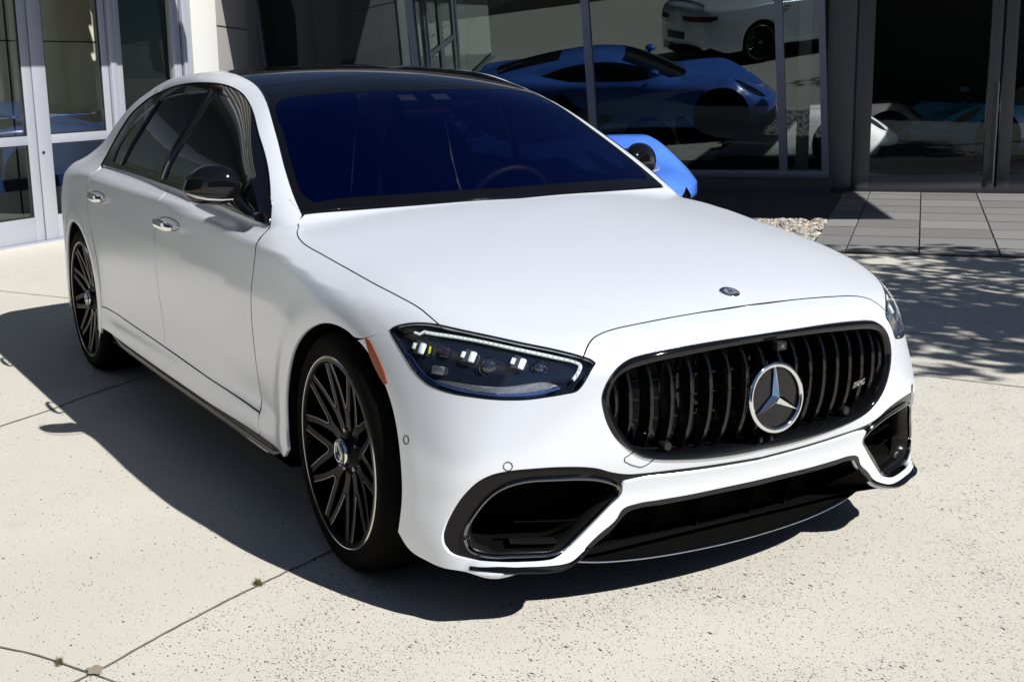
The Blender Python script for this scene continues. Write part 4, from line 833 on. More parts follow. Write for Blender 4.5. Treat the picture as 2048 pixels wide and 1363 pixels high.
for (x,sd,ro) in ((-.008,1,.2),(-3.216,-1,R(-12)),(-3.216,1,.9)):
    c=w0.copy(); COL.objects.link(c); putwheel(c,x,sd,0,ro)
    for k in kids:
        q=k.copy(); COL.objects.link(q); q.parent=c
for (x,z) in ((.145,.40),(-3.36,.42)):
    for s in (-1,1): MB().box((x,s*.80,z),(.035,.035,.085),None,.015).build("brake_caliper",mat("caliper_black",(.015,.015,.017),.3,0,.5,.5),car)
# arch liners
for (cx,cz,r) in (FA,RA):
    P=[]; k=40; vs=[]
    for a in np.linspace(-14,199,k):
        x=cx+(r+.004)*math.cos(R(a)); z=cz+(r+.004)*math.sin(R(a)); 
        yo=-float(cast(body,np.array([(x,-.1,max(z,.24))]),np.array([(0,-1.,0)]),0,1.5,100)[0][0][1])
        vs+=[(x,-yo+.013,z),(x,-.58,z)]
    vs.append((cx,-.58,cz)); n=len(vs)-1
    fs=[(2*i,2*i+2,2*i+3,2*i+1) for i in range(k-1)]+[(2*i+1,2*i+3,n) for i in range(k-1)]
    MB().add(vs,fs).build("wheel_arch_liner",DARK,car,mirror=True)
# underbody
MB().add([(.66,-.45,.17),(.66,.45,.17),(.735,.60,.190),(.70,.715,.190),(.65,.785,.190),(.595,.83,.190),(.54,.855,.190),(.42,.90,.20),(.42,.58,.19),(-.42,.58,.19),(-.42,.925,.215),(-2.78,.93,.24),(-2.8,.58,.2),(-3.62,.58,.2),(-3.64,.88,.22),(-4.25,.70,.24),(-4.25,-.70,.24),(-3.64,-.88,.22),(-3.62,-.58,.2),(-2.8,-.58,.2),(-2.78,-.93,.24),(-.42,-.925,.215),(-.42,-.58,.19),(.42,-.58,.19),(.42,-.90,.20),(.54,-.855,.190),(.595,-.83,.190),(.65,-.785,.190),(.70,-.715,.190),(.735,-.60,.190)],[tuple(range(28))]).build("underbody",DARK,car)
lb=onsurf(smooth3(bott+[(.60,-.835,.183),(.655,-.793,.1875)]+sbI[2:9],.02),-.004,'s'); k_=len(lb)
MB().add([tuple(p) for p in lb]+[(p[0]-.13,p[1]*.84,.175) for p in lb],[(i,i+1,k_+i+1,k_+i) for i in range(k_-1)]).build("bumper_undertray",DARK,car,mirror=True)
# sill blade: gloss black strip with bright line
xs_=np.linspace(-2.72,-.46,44); vs=[]
for x in xs_:
    e=max(min((x+2.74)/.25,(-.42-x)/.10,1),.05); zt=float(np.interp(x,[-2.75,-2.3,-1.8,-.46],[.297,.286,.278,.2705])); yb=.944
    hh=.040*e
    vs+=[(x,-yb+.03,zt),(x,-yb-.004*e,zt-.001),(x,-yb-.008*e,zt-hh*.30),(x,-yb-.002*e,zt-hh*.55),(x,-yb-.004*e,zt-hh*.9),(x,-yb+.004,zt-hh),(x,-yb+.06,zt-hh-.004)]
k=7; n=len(xs_); fs=[(i*k+j,i*k+(j+1)%k,(i+1)*k+(j+1)%k,(i+1)*k+j) for i in range(n-1) for j in range(k)]+[tuple(range(k)),tuple((n-1)*k+j for j in range(k))]
SBL=mat("sill_gloss",(.002,.002,.003),.16,0,.12)
MB().add(vs,fs).build("sill_blade",SBL,car,mirror=True,angle=20)
MB().tube([(x,-.9485,float(np.interp(x,[-2.75,-2.3,-1.8,-.46],[.297,.286,.278,.2705]))-.0385) for x in xs_[2:-2]],.0010,6).build("sill_trim",CHROME,car,mirror=True)
TLM=mat("tail_lamp_red",(.12,.004,.004),.08,0,.5,1)
RSF=_Rear(body,C=(-3.75,0,.62))
tlp=[(-4.30,-.20,.86),(-4.27,-.45,.87),(-4.15,-.70,.88),(-4.02,-.80,.89),(-4.03,-.81,.83),(-4.16,-.72,.80),(-4.28,-.45,.79),(-4.31,-.20,.80)]
patch("tail_lamp",tlp,TLM,car,surf=RSF,proj='s',side='both',level=.004,sp=.03,bsp=.015,rim=.01,inset=0)
patch("rear_diffuser",[(-4.33,0,.40),(-4.30,-.5,.40),(-4.24,-.62,.36),(-4.20,-.66,.27),(-4.25,0,.26)],GLOSS,car,surf=RSF,proj='s',side='center',level=.006,sp=.04,bsp=.02,rim=.01,inset=0)
patch("number_plate_recess",[(-4.33,0,.62),(-4.32,-.26,.62),(-4.32,-.26,.50),(-4.33,0,.50)],BLKPL,car,surf=RSF,proj='s',side='center',level=.003,sp=.04,bsp=.02,rim=.01,inset=0)
# ------------------------------------------------------------------ door handles
for dobj,(xa,xb,z) in ((fdo,(-1.735,-1.485,.905)),(rdo,(-2.84,-2.60,.928))):
    for s,par in ((-1,dobj[0]),(1,dobj[1])):
        y0=.945; P=[]; 
        for t in np.linspace(0,1,15): P.append((xa+(xb-xa)*t,s*(y0+.030-.016*(2*t-1)**4),z-.004*t))
        rr=[.021*(1-.5*abs(2*t-1)**3)*(.72+.28*t) for t in np.linspace(0,1,15)]
        h=MB().tube(P,[r*.50 for r in rr],12,up=(0,0,1),r2=[r*1.1 for r in rr]); h.build("door_handle",CHROME,par)
        for xx in (xa+.018,xb-.018):
            MB().tube([(xx,s*(y0+.022),z-.002),(xx,s*(y0-.012),z-.002)],.006,8).build("handle_stub",CHROME,par)
        P=[(xa-.012+(xb-xa+.024)*(.5-.5*math.cos(t)),-.1,z-.002+.023*math.sin(t)*(1 if True else 1)) for t in np.linspace(0,2*PI,33)[:-1]]
        q=cast(body,np.array(P),np.tile((0,-1.,0),(len(P),1)),0,1.5,100)[0]; q[:,1]*=-s
        MB().tube(q,.0016,5,closed=True).build("handle_recess_edge",GREYP if False else DARK,par)
# ------------------------------------------------------------------ mirrors
def build_mirror(s):
    # cap by stacked cross sections along the car width
    st_=np.linspace(0,1,17); vs=[]; N=28
    for t in st_:
        y=-.855-.175*t
        k=math.sqrt(max(1-((t-.38)/.62)**2.6,0)) if t>.38 else 1-.30*((.38-t)/.38)**2.2
        k=max(k,.02)
        cz=1.084+.010*math.sin(PI*t)-.004*t; hz=.074*k; cx=-1.015-.055*t; hx=.066*k**.8
        for j in range(N):
            a=2*PI*j/N; ca,sa=math.cos(a),math.sin(a)
            px=cx+hx*(abs(ca)**.85)*(1 if ca>0 else -1)*(1 if ca>0 else .55); pz=cz+hz*(abs(sa)**.8)*(1 if sa>0 else -1)*(1.0 if sa>0 else .92)
            vs.append((px,y*-s if False else y,pz))
    n=len(st_); fs=[(i*N+j,i*N+(j+1)%N,(i+1)*N+(j+1)%N,(i+1)*N+j) for i in range(n-1) for j in range(N)]+[tuple(range(N)),tuple((n-1)*N+j for j in range(N))]
    mb=MB().add(vs,fs)
    if s>0: mb.v=[(x,-y,z) for x,y,z in mb.v]
    m=mb.build("door_mirror",GLOSS,car,angle=60)
    f=lambda l:[(x,y if s<0 else -y,z) for x,y,z in l]
    MB().tube(f([(-.995,-.872,1.045),(-.91,-.870,1.020),(-.83,-.866,1.005),(-.765,-.862,1.000)]),[.030,.026,.024,.022],10,up=(0,0,1),r2=[.028,.02,.016,.014]).build("mirror_arm",GLOSS,m)
    MB().tube(f([(-.946,-.890,1.048),(-.950,-.93,1.048),(-.963,-.975,1.052),(-.988,-1.008,1.060),(-1.028,-1.030,1.070)]),[.002,.0025,.003,.003,.002],8,up=(0,0,1),r2=[.002,.0028,.0035,.0045,.002]).build("mirror_indicator",mat("indicator_lens",(.62,.62,.62),.12,.5,.6,1),m)
    MB().tube(f([(-1.060,-.872,1.084),(-1.0605,-.93,1.086),(-1.070,-1.0,1.086)]),.004,8,up=(0,0,1),r2=.058).build("mirror_glass",CHROME,m)
    # sail panel at the foot
    q=patch("mirror_sail",[(-.70,-.862,.985),(-.80,-.867,.993),(-.93,-.868,1.000),(-.92,-.855,1.03),(-.90,-.80,1.115),(-.80,-.81,1.075),(-.72,-.84,1.02)],GLOSS,m,side='right',level=.003,sp=.02,bsp=.012,rim=.01,inset=0)
    if s>0:
        for v in q.data.vertices: v.co.y*=-1
        q.data.flip_normals()
build_mirror(-1); build_mirror(1)
# ------------------------------------------------------------------ interior
MB().box((-1.75,0,.62),(1.3,.72,.16),None,.05).build("cabin_floor",LEATHER,car)
def sect(name,secs,m,par=car,**k):
    """loft of closed sections"""
    n=len(secs[0]); vs=[tuple(p) for s_ in secs for p in s_]; fs=[(i*n+j,i*n+(j+1)%n,(i+1)*n+(j+1)%n,(i+1)*n+j) for i in range(len(secs)-1) for j in range(n)]+[tuple(range(n)),tuple((len(secs)-1)*n+j for j in range(n))]
    return MB().add(vs,fs).build(name,m,par,**k)
dash=[]
for y in np.linspace(-.76,.76,21):
    b=.04*abs(y/.76)**3; dash.append([(-.66-b,y,1.0),(-.80-b,y,1.005),(-1.0-b,y,.985+.02*math.exp(-((y-.38)/.2)**2)),(-1.05-b,y,.94),(-1.02-b,y,.80),(-.95-b,y,.68),(-.66-b,y,.68)])
sect("dashboard",dash,LEATHER,angle=50)
MB().box((-1.10,.0,.86),(.012,.15,.11),np.array(Matrix.Rotation(R(-20),3,'Y')),.01).build("centre_screen",GLOSS,car)
sw=MB(); c=np.array((-1.20,.37,.92)); ax=np.array((.90,0,-.42)); ax/=np.linalg.norm(ax); a_=np.array((0,1.,0)); b_=np.cross(ax,a_)
sw.tube([c+a_*.185*math.cos(t)+b_*.178*math.sin(t) for t in np.linspace(0,2*PI,61)[:-1]],.0155,10,closed=True,up=ax)
for t in (0,PI,PI*1.5): sw.tube([c+ax*.03,c+(a_*math.cos(t)-b_*abs(math.sin(t)))*.18],.014,8,up=ax,r2=.008)
sw.box(c+ax*.03,(.02,.07,.05),np.stack([ax,a_,b_],1),.02)
sw.build("steering_wheel",LEATHER,car)
for (x0,yy) in ((-1.75,-.38),(-1.75,.38),(-2.75,-.38),(-2.75,.38)):
    secs=[]
    for (dx,z,hw,th) in ((0,.60,.24,.10),(-.02,.72,.26,.10),(-.10,.92,.26,.085),(-.19,1.12,.23,.07),(-.235,1.22,.17,.05)):
        secs.append([(x0+dx+th*math.cos(t),yy+hw*np.sign(math.sin(t))*abs(math.sin(t))**.5,z+.02*math.cos(t)) for t in np.linspace(0,2*PI,25)[:-1]])
    st=sect("seat",secs,LEATHER)
    MB().box((x0+.22,yy,.66),(.27,.25,.09),None,.05).build("seat_cushion",LEATHER,st)
    MB().box((x0-.24,yy,1.285),(.045,.13,.085),np.array(Matrix.Rotation(R(-10),3,'Y')),.035).build("headrest",LEATHER,st)
# rear view mirror and camera housing behind the screen
MB().box((-1.20,0,1.335),(.025,.11,.032),None,.012).build("rear_view_mirror",GLOSS,car)
for yy in (-.075,.075):
    q=onsurf([(-1.20,yy,1.38)],-.012,'x')[0]; MB().box(q,(.022,.035,.002),np.array(Matrix.Rotation(R(26),3,'Y')),.0015).build("sensor_bracket",mat("bracket_grey",(.14,.15,.16),.4),car)
# ================================================================== ground
def nodes(m): return m.node_tree.nodes,m.node_tree.links,m.node_tree.nodes['Principled BSDF']
def concrete():
    m=mat("exposed_aggregate_concrete",(.4,.36,.3),.85,0,.25); N,L,b=nodes(m)
    tc=N.new('ShaderNodeTexCoord'); co=tc.outputs['Object']
    def noise(sc,det=4,ro=.6):
        n=N.new('ShaderNodeTexNoise'); n.inputs['Scale'].default_value=sc; n.inputs['Detail'].default_value=det; n.inputs['Roughness'].default_value=ro; L.new(co,n.inputs['Vector']); return n.outputs[0]
    def math_(op,a,b_=None,c=None,clamp=False):
        n=N.new('ShaderNodeMath'); n.operation=op; n.use_clamp=clamp
        for i,v in enumerate((a,b_,c)):
            if v is None: continue
            if isinstance(v,(int,float)): n.inputs[i].default_value=v
            else: L.new(v,n.inputs[i])
        return n.outputs[0]
    def mix(f,a,b_):
        n=N.new('ShaderNodeMixRGB'); 
        for i,v in enumerate((f,a,b_)):
            if isinstance(v,(int,float)): n.inputs[i].default_value=v
            elif isinstance(v,tuple): n.inputs[i].default_value=(*v,1)
            else: L.new(v,n.inputs[i])
        return n.outputs[0]
    big=noise(.7,5); mid_=noise(6,5); fine=noise(160,3,.7)
    base=mix(math_('MULTIPLY_ADD',big,1.6,-.3,True),(.445,.425,.38),(.585,.558,.50))
    base=mix(math_('MULTIPLY_ADD',mid_,.9,-.25,True),base,(.53,.50,.44))
    base=mix(math_('MULTIPLY_ADD',fine,1.5,-.6,True),base,(.66,.625,.555))
    # side of the long joint: one slab is more worn and shows more stones
    sp=N.new('ShaderNodeSeparateXYZ'); L.new(co,sp.inputs[0])
    sd_=math_('ADD',math_('MULTIPLY',math_('ADD',sp.outputs[0],-.28),.87),math_('MULTIPLY',math_('ADD',sp.outputs[1],1.72),.49))
    side=math_('MULTIPLY_ADD',sd_,60,.5,True)
    clu=math_('MULTIPLY_ADD',noise(2.1,5,.65),5.0,-2.35,True); clu=math_('MULTIPLY',clu,math_('MULTIPLY_ADD',side,.92,.08)); low=math_('MULTIPLY_ADD',side,.07,.035)
    hsum=None
    for sc,rmax,off,dm in ((90,.40,0,.22),(165,.42,7,.22),(36,.30,3,.085)):
        dens=math_('ADD',math_('MULTIPLY',clu,dm),math_('MULTIPLY',low,.25 if sc==36 else 1.0))
        mp=N.new('ShaderNodeMapping'); mp.inputs['Location'].default_value=(off,off*.7,0); mp.inputs['Rotation'].default_value=(0,0,off*.3+.5); mp.inputs['Scale'].default_value=(1,1.9,1); L.new(co,mp.inputs[0])
        # warp for ragged chips
        wn=N.new('ShaderNodeTexNoise'); wn.inputs['Scale'].default_value=sc*1.3; wn.inputs['Detail'].default_value=2; L.new(co,wn.inputs['Vector'])
        vm=N.new('ShaderNodeVectorMath'); vm.operation='MULTIPLY_ADD'; L.new(wn.outputs['Color'],vm.inputs[0]); vm.inputs[1].default_value=(.012,.012,.012); L.new(mp.outputs[0],vm.inputs[2])
        v=N.new('ShaderNodeTexVoronoi'); v.voronoi_dimensions='2D'; v.inputs['Scale'].default_value=sc; L.new(vm.outputs[0],v.inputs['Vector'])
        cs=N.new('ShaderNodeSeparateColor'); L.new(v.outputs['Color'],cs.inputs[0])
        on=math_('LESS_THAN',cs.outputs[0],dens)
        rad=math_('MULTIPLY_ADD',cs.outputs[1],rmax*.75,rmax*.25)
        inn=math_('MULTIPLY',math_('LESS_THAN',v.outputs['Distance'],rad),on)
        col=N.new('ShaderNodeValToRGB'); e=col.color_ramp.elements; e[0].color=(.035,.04,.045,1); e[1].color=(.30,.23,.14,1); 
        x=e.new(.35); x.color=(.08,.095,.10,1); x=e.new(.62); x.color=(.17,.18,.17,1); x=e.new(.8); x.color=(.09,.10,.05,1)
        L.new(cs.outputs[2],col.inputs[0]); base=mix(inn,base,col.outputs[0])
        hsum=inn if hsum is None else math_('MAXIMUM',hsum,inn)
    # faint stains
    st_=math_('MULTIPLY_ADD',noise(1.7,6,.7),6,-3.9,True); base=mix(math_('MULTIPLY',st_,.28),base,(.44,.36,.27))
    st2=math_('MULTIPLY_ADD',noise(3.3,3,.5),8,-5.4,True); base=mix(math_('MULTIPLY',st2,.25),base,(.30,.29,.27))
    L.new(base,b.inputs['Base Color'])
    bp=N.new('ShaderNodeBump'); bp.inputs['Strength'].default_value=.35; bp.inputs['Distance'].default_value=.003
    L.new(math_('ADD',math_('MULTIPLY',fine,1.0),math_('MULTIPLY',mid_,.6)),bp.inputs['Height']); L.new(bp.outputs[0],b.inputs['Normal'])
    L.new(math_('MULTIPLY_ADD',hsum,-.3,.86),b.inputs['Roughness'])
    return m
CONC=concrete()
g=400
gr=MB().add([(-g,-g,0),(g,-g,0),(g,g,0),(-g,g,0)],[(0,1,2,3)]).build("ground",CONC,smooth=False); tag(gr,kind='structure')
JM=mat("joint_filler",(.16,.145,.12),.95,0,.1,bump=(60,.6)); 
rj=random.Random(3)
def joint(pts,wd):
    P=smooth3([(x,y,0) for x,y in pts],.03); vs=[]
    for i,p in enumerate(P):
        a=P[max(i-1,0)]; b=P[min(i+1,len(P)-1)]; t=(b-a)/np.linalg.norm(b-a); nn=np.array((-t[1],t[0],0)); w1=wd*(.6+.5*rj.random()); w2=wd*(.6+.5*rj.random()); o=(rj.random()-.5)*wd*.5
        vs+=[tuple(p+nn*(w1+o)+(0,0,.004)),tuple(p-nn*(w2-o)+(0,0,.004))]
    o=MB().add(vs,[(2*i,2*i+1,2*i+3,2*i+2) for i in range(len(P)-1)]).build("ground_joint",JM,smooth=False); tag(o,kind='structure')
joint([(.28,-1.72),(.15,-1.51),(-.01,-1.22),(-.16,-.91),(-.62,-.02),(-1.2,1.02),(-1.75,2.05),(-2.3,3.05)],.005)
joint([(-.9,-2.42),(0,-1.92),(.09,-1.855),(.29,-1.75),(.85,-1.47),(1.6,-1.1)],.003)
joint([(.28,-1.72),(.62,-2.4),(.9,-3.0)],.0045)
joint([(-1.9,-2.1),(-2.32,-1.53),(-2.49,-1.28),(-2.64,-1.11),(-2.86,-.8),(-3.4,-.02),(-4.1,1.1)],.0055)
joint([(-7.4,-1.6),(-6.12,-.89),(-5.5,-.54),(-4.4,.1),(-3,.9)],.005)
joint([(-3.2,2.4),(-1.56,3.14),(-.94,3.4),(1.0,4.25)],.0065)
joint([(-2.6,1.55),(-.78,2.42),(-.34,2.63),(1.4,3.45)],.0055)
# worn patch where the joints meet, and moss in them
MOSS=mat("moss",(.09,.09,.025),.9)
def clump(cx,cy,r,n,label,h=.012):
    mb=MB()
    for i in range(n):
        a=rj.random()*2*PI; d=r*rj.random()**.7; x=cx+d*math.cos(a)*1.0; y=cy+d*math.sin(a)*.5; l=h*(.5+rj.random()); t=rj.random()*2*PI; lean=rj.random()*.9
        dx,dy=math.cos(t),math.sin(t); w_=.0016
        mb.add([(x-dy*w_,y+dx*w_,.004),(x+dy*w_,y-dx*w_,.004),(x+dx*l*lean,y+dy*l*lean,.005+l)],[(0,1,2)])
    tag(mb.build("moss",MOSS,smooth=False),label,"moss",kind='stuff')
clump(-.03,-1.19,.022,90,"green moss growing in the long concrete joint"); clump(.19,-1.805,.02,60,"small tuft of moss near the joint corner",.012)
DIRT=mat("joint_dirt",(.27,.24,.19),.95,0,.1,bump=(90,1))
P=[(.285+.026*(1+.18*math.sin(3*a+1)+.10*math.sin(7*a))*math.cos(a),-1.738+.022*(1+.15*math.sin(5*a)+.12*math.sin(2*a+2))*math.sin(a),.008) for a in np.linspace(0,2*PI,60)[:-1]]
tag(MB().add(P,[tuple(range(len(P)))]).build("ground_dirt",DIRT,smooth=False),kind='structure')
# ================================================================== pavement by the doors
EG=np.array((.746,.666,0)); NG=np.array((.666,-.746,0)); GB=np.array((-10.328,5.8,0))
PAV=mat("grey_paver",(.17,.17,.172),.8,0,.3,bump=(35,.5)); N,L,b=nodes(PAV)
tc=N.new('ShaderNodeTexCoord'); n1_=N.new('ShaderNodeTexNoise'); n1_.inputs['Scale'].default_value=120; n1_.inputs['Detail'].default_value=5; cr_=N.new('ShaderNodeValToRGB'); cr_.color_ramp.elements[0].position=.3; cr_.color_ramp.elements[0].color=(.13,.13,.132,1); cr_.color_ramp.elements[1].position=.7; cr_.color_ramp.elements[1].color=(.27,.27,.272,1); L.new(tc.outputs['Object'],n1_.inputs['Vector']); L.new(n1_.outputs[0],cr_.inputs[0]); hs_=N.new('ShaderNodeHueSaturation'); gg=N.new('ShaderNodeNewGeometry'); mr_=N.new('ShaderNodeMapRange'); mr_.inputs[3].default_value=.78; mr_.inputs[4].default_value=1.18; L.new(gg.outputs['Random Per Island'],mr_.inputs[0]); L.new(mr_.outputs[0],hs_.inputs['Value']); L.new(cr_.outputs[0],hs_.inputs['Color']); L.new(hs_.outputs[0],b.inputs['Base Color'])
mb=MB()
ss=[4.02,4.30,4.86,5.46,6.06,6.66,7.26,7.86,8.5]; dd_=[-1.2,-.6,0,.6,1.3,1.9,2.54,3.17,3.8,4.42,4.74]
for i in range(len(ss)-1):
    for j in range(len(dd_)-1):
        c=GB+EG*(ss[i]+ss[i+1])/2+NG*(dd_[j]+dd_[j+1])/2+np.array((0,0,.012+rj.random()*.0015))
        mb.box(c,((ss[i+1]-ss[i])/2-.006,(dd_[j+1]-dd_[j])/2-.007,.012),np.stack([EG,NG,(0,0,1)],1),.003)
tag(mb.build("pavement",PAV,smooth=False),kind='structure')
for d_ in dd_[1:-1]: tag(MB().prism([(4.025,d_-.014),(8.5,d_-.014),(8.5,d_+.014),(4.025,d_+.014)],GB+np.array((0,0,.0262)),EG,NG,(0,0,1),.0012).build('paving_joint',JM,smooth=False),kind='structure')  # dark strips over the paver joints, colour stands in for recess shade
bed=MB().prism([(4.02,-1.2),(8.5,-1.2),(8.5,4.74),(4.02,4.74)],GB+np.array((0,0,.001)),EG,NG,(0,0,1),.012).build("paving_bed",mat("jointing_sand",(.05,.045,.04),.95),smooth=False); tag(bed,kind='structure')
PL=mat("dark_granite",(.060,.060,.060),.75,0,.3,bump=(60,.4))
tag(MB().prism([(2.3,.1),(4.0,.1),(4.0,2.62),(2.3,2.62)],GB+np.array((0,0,.002)),EG,NG,(0,0,1),.035).build("granite_apron",PL,smooth=False),kind='structure')
tag(MB().prism([(-8,.1),(2.29,.1),(2.29,1.5),(-8,1.5)],GB+np.array((0,0,.002)),EG,NG,(0,0,1),.004).build("granite_path",PL,smooth=False),kind='structure')
# pebble bed
pm=mat("river_pebbles",(.4,.38,.35),.6,0,.4); N,L,b=nodes(pm); gi_n=N.new('ShaderNodeNewGeometry'); cr_=N.new('ShaderNodeValToRGB'); cr_.color_ramp.interpolation='CONSTANT'
e=cr_.color_ramp.elements; e[0].color=(.33,.31,.28,1); e[1].position=.3; e[1].color=(.25,.235,.21,1)
for p_,c_ in ((.5,(.42,.40,.37,1)),(.68,(.12,.115,.11,1)),(.80,(.46,.40,.30,1)),(.88,(.45,.28,.16,1)),(.93,(.16,.17,.10,1)),(.95,(.55,.52,.5,1))): x=e.new(p_); x.color=c_
L.new(gi_n.outputs['Random Per Island'],cr_.inputs[0]); L.new(cr_.outputs[0],b.inputs['Base Color'])
bm=bmesh.new(); bmesh.ops.create_icosphere(bm,subdivisions=2,radius=1); bm.verts.index_update(); iv=[np.array(v.co) for v in bm.verts]; if_=[[v.index for v in f.verts] for f in bm.faces]; bm.free()
mb=MB()
for i in range(1300):
    s=2.5+1.50*rj.random(); d=2.66+1.75*rj.random(); c=GB+EG*s+NG*d; k=.018+.020*rj.random(); a=rj.random()*PI; sx,sy,sz=k*(1+.5*rj.random()),k,k*.6; ph=rj.random()*6
    P=[(c[0]+ (v[0]*sx*math.cos(a)-v[1]*sy*math.sin(a))*(1+.12*math.sin(3*v[2]+ph)),c[1]+(v[0]*sx*math.sin(a)+v[1]*sy*math.cos(a))*(1+.1*math.sin(4*v[0]+ph)),.006+rj.random()*.02+v[2]*sz) for v in iv]
    mb.add(P,if_)
pe=mb.build("gravel",pm); tag(pe,"pale river pebbles beside the grey pavers","pebbles",kind='stuff')
tag(MB().prism([(2.45,2.64),(4.015,2.64),(4.015,4.45),(2.45,4.45)],GB+np.array((0,0,.001)),EG,NG,(0,0,1),.008).build("pebble_soil",mat("soil",(.05,.04,.03),.95),smooth=False),kind='structure')
# ================================================================== buildings
class Fr:
    def __init__(s,base,e,n,v=(0,0,1)): s.b=np.array(base,float); s.e=np.array(e,float); s.n=np.array(n,float); s.v=np.array(v,float)
    def P(s,a,h,d=0): return s.b+s.e*a+s.v*h+s.n*d
    def box(s,mb,a0,a1,h0,h1,d0,d1,bev=.004,lean=0.):
        if lean==0: mb.box(s.P((a0+a1)/2,(h0+h1)/2,(d0+d1)/2),(abs(a1-a0)/2,abs(d1-d0)/2,abs(h1-h0)/2),np.stack([s.e,s.n,s.v],1),bev)
        else:
            vs=[s.P(a+(-lean*h),h,d) for a in(a0,a1) for d in(d0,d1) for h in(h0,h1)]
            mb.add(vs,[(0,1,3,2),(4,6,7,5),(0,4,5,1),(2,3,7,6),(0,2,6,4),(1,5,7,3)])
        return mb
ALU=mat("brushed_aluminium_frame",(.42,.44,.49),.42,.35,.5,bump=(25,.15))
DALU=mat("dark_anodised_frame",(.085,.090,.105),.38,.3,.5,bump=(25,.15))
BALU=mat("blue_grey_mullion",(.16,.18,.235),.4,.3,.5)
GL1=glassmat("showroom_glass",(.80,.95,1.0),(.22,.25,.25),0,.10)
GL2=glassmat("door_glass",(.85,.95,1.0),(.92,.93,.88),0,.06)
GL3=glassmat("dark_door_glass",(.85,.95,1.0),(.62,.64,.64),0,.03)
STUC=mat("cream_render",(.56,.55,.515),.85,0,.2,bump=(150,.3))
GREYP=mat("grey_beige_panel",(.30,.285,.26),.75,0,.3,bump=(120,.25))
GASK=mat("black_gasket",(.012,.012,.012),.6)
# ---- left entrance
FL_=Fr((-8.828,-.042,0),(-.564,.826,0),(.826,.564,0))
en=empty("entrance_facade",(-8.828,-.042,0)); tag(en,"pale aluminium glazed entrance doors with push bars left of the white saloon","entrance")
en_inv=Matrix.Translation((8.828,.042,0))
def adopt(o,par): o.parent=par; o.matrix_parent_inverse=Matrix.Translation(par.location).inverted(); return o
def leaf(name,a0,a1,st0,st1,par):
    mb=MB(); FL_.box(mb,a0,a0+st0,0.012,2.36,-.03,.02); fr=mb.build(name,ALU); adopt(fr,par)
    for (x0,x1,h0,h1,nm) in ((a1-st1,a1,.012,2.36,"door_stile"),(a0+st0,a1-st1,.012,.228,"bottom_rail"),(a0+st0,a1-st1,.875,.955,"mid_rail"),(a0+st0,a1-st1,2.20,2.36,"top_rail")):
        q=FL_.box(MB(),x0,x1,h0,h1,-.028,.017).build(nm,ALU); adopt(q,par); q.parent=fr; q.matrix_parent_inverse=Matrix()
    for h0,h1 in ((.228,.875),(.955,2.20)):
        q=FL_.box(MB(),a0+st0,a1-st1,h0,h1,-.006,-.002,0).build("glass_pane",GL2); q.parent=fr
        mb=MB()
        for (x0,x1,y0,y1) in ((a0+st0,a0+st0+.012,h0,h1),(a1-st1-.012,a1-st1,h0,h1)): FL_.box(mb,x0,x1,y0,y1,-.002,.012,0)
        for (y0,y1) in ((h0,h0+.012),(h1-.012,h1)): FL_.box(mb,a0+st0+.012,a1-st1-.012,y0,y1,-.002,.012,0)
        q=mb.build("glass_gasket",GASK,smooth=False); q.parent=fr
    q=FL_.box(MB(),a0+st0,a1-st1,1.112,1.135,-.075,-.055).build("push_bar",CHROME); q.parent=fr
    return fr
d1=leaf("door_leaf",-1.02,-.006,.16,.105,en); d2=leaf("door_leaf",.006,.985,.165,.085,en)
p=FL_.P(.055,.80,.022); MB().tube([p-FL_.n*.012,p+FL_.n*.006],.014,20,up=(0,0,1)).build("lock_cylinder",DCHROME).parent=d2
for (a0,a1,d0,d1_,nm,mm) in ((.995,1.075,-.05,.05,"door_jamb",ALU),(1.075,1.18,-.04,.025,"jamb_cover",ALU),(1.95,2.06,-.04,.03,"door_jamb",ALU),(2.06,2.085,-.05,.015,"jamb_gasket",GASK),(2.09,2.17,-.04,.05,"door_jamb",ALU),(2.175,2.245,-.04,.02,"end_panel",ALU),(-1.14,-1.03,-.05,.05,"door_jamb",ALU)):
    adopt(FL_.box(MB(),a0,a1,.0,2.5,d0,d1_).build(nm,mm),en)
adopt(FL_.box(MB(),-4.2,2.24,2.37,2.55,-.05,.05).build("door_head",ALU),en)
adopt(FL_.box(MB(),1.18,1.95,.10,2.37,-.006,-.002,0).build("side_light",GL2),en)
adopt(FL_.box(MB(),1.18,1.95,.0,.10,-.03,.02).build("bottom_rail",ALU),en)
adopt(FL_.box(MB(),-4.2,-1.15,.10,2.37,-.006,-.002,0).build("side_light",GL2),en)
adopt(FL_.box(MB(),-4.2,2.24,-.004,.010,-.06,.10).build("threshold",ALU),en)
adopt(FL_.box(MB(),-4.2,2.24,2.55,3.05,-.2,.06).build("fascia",DALU),en)
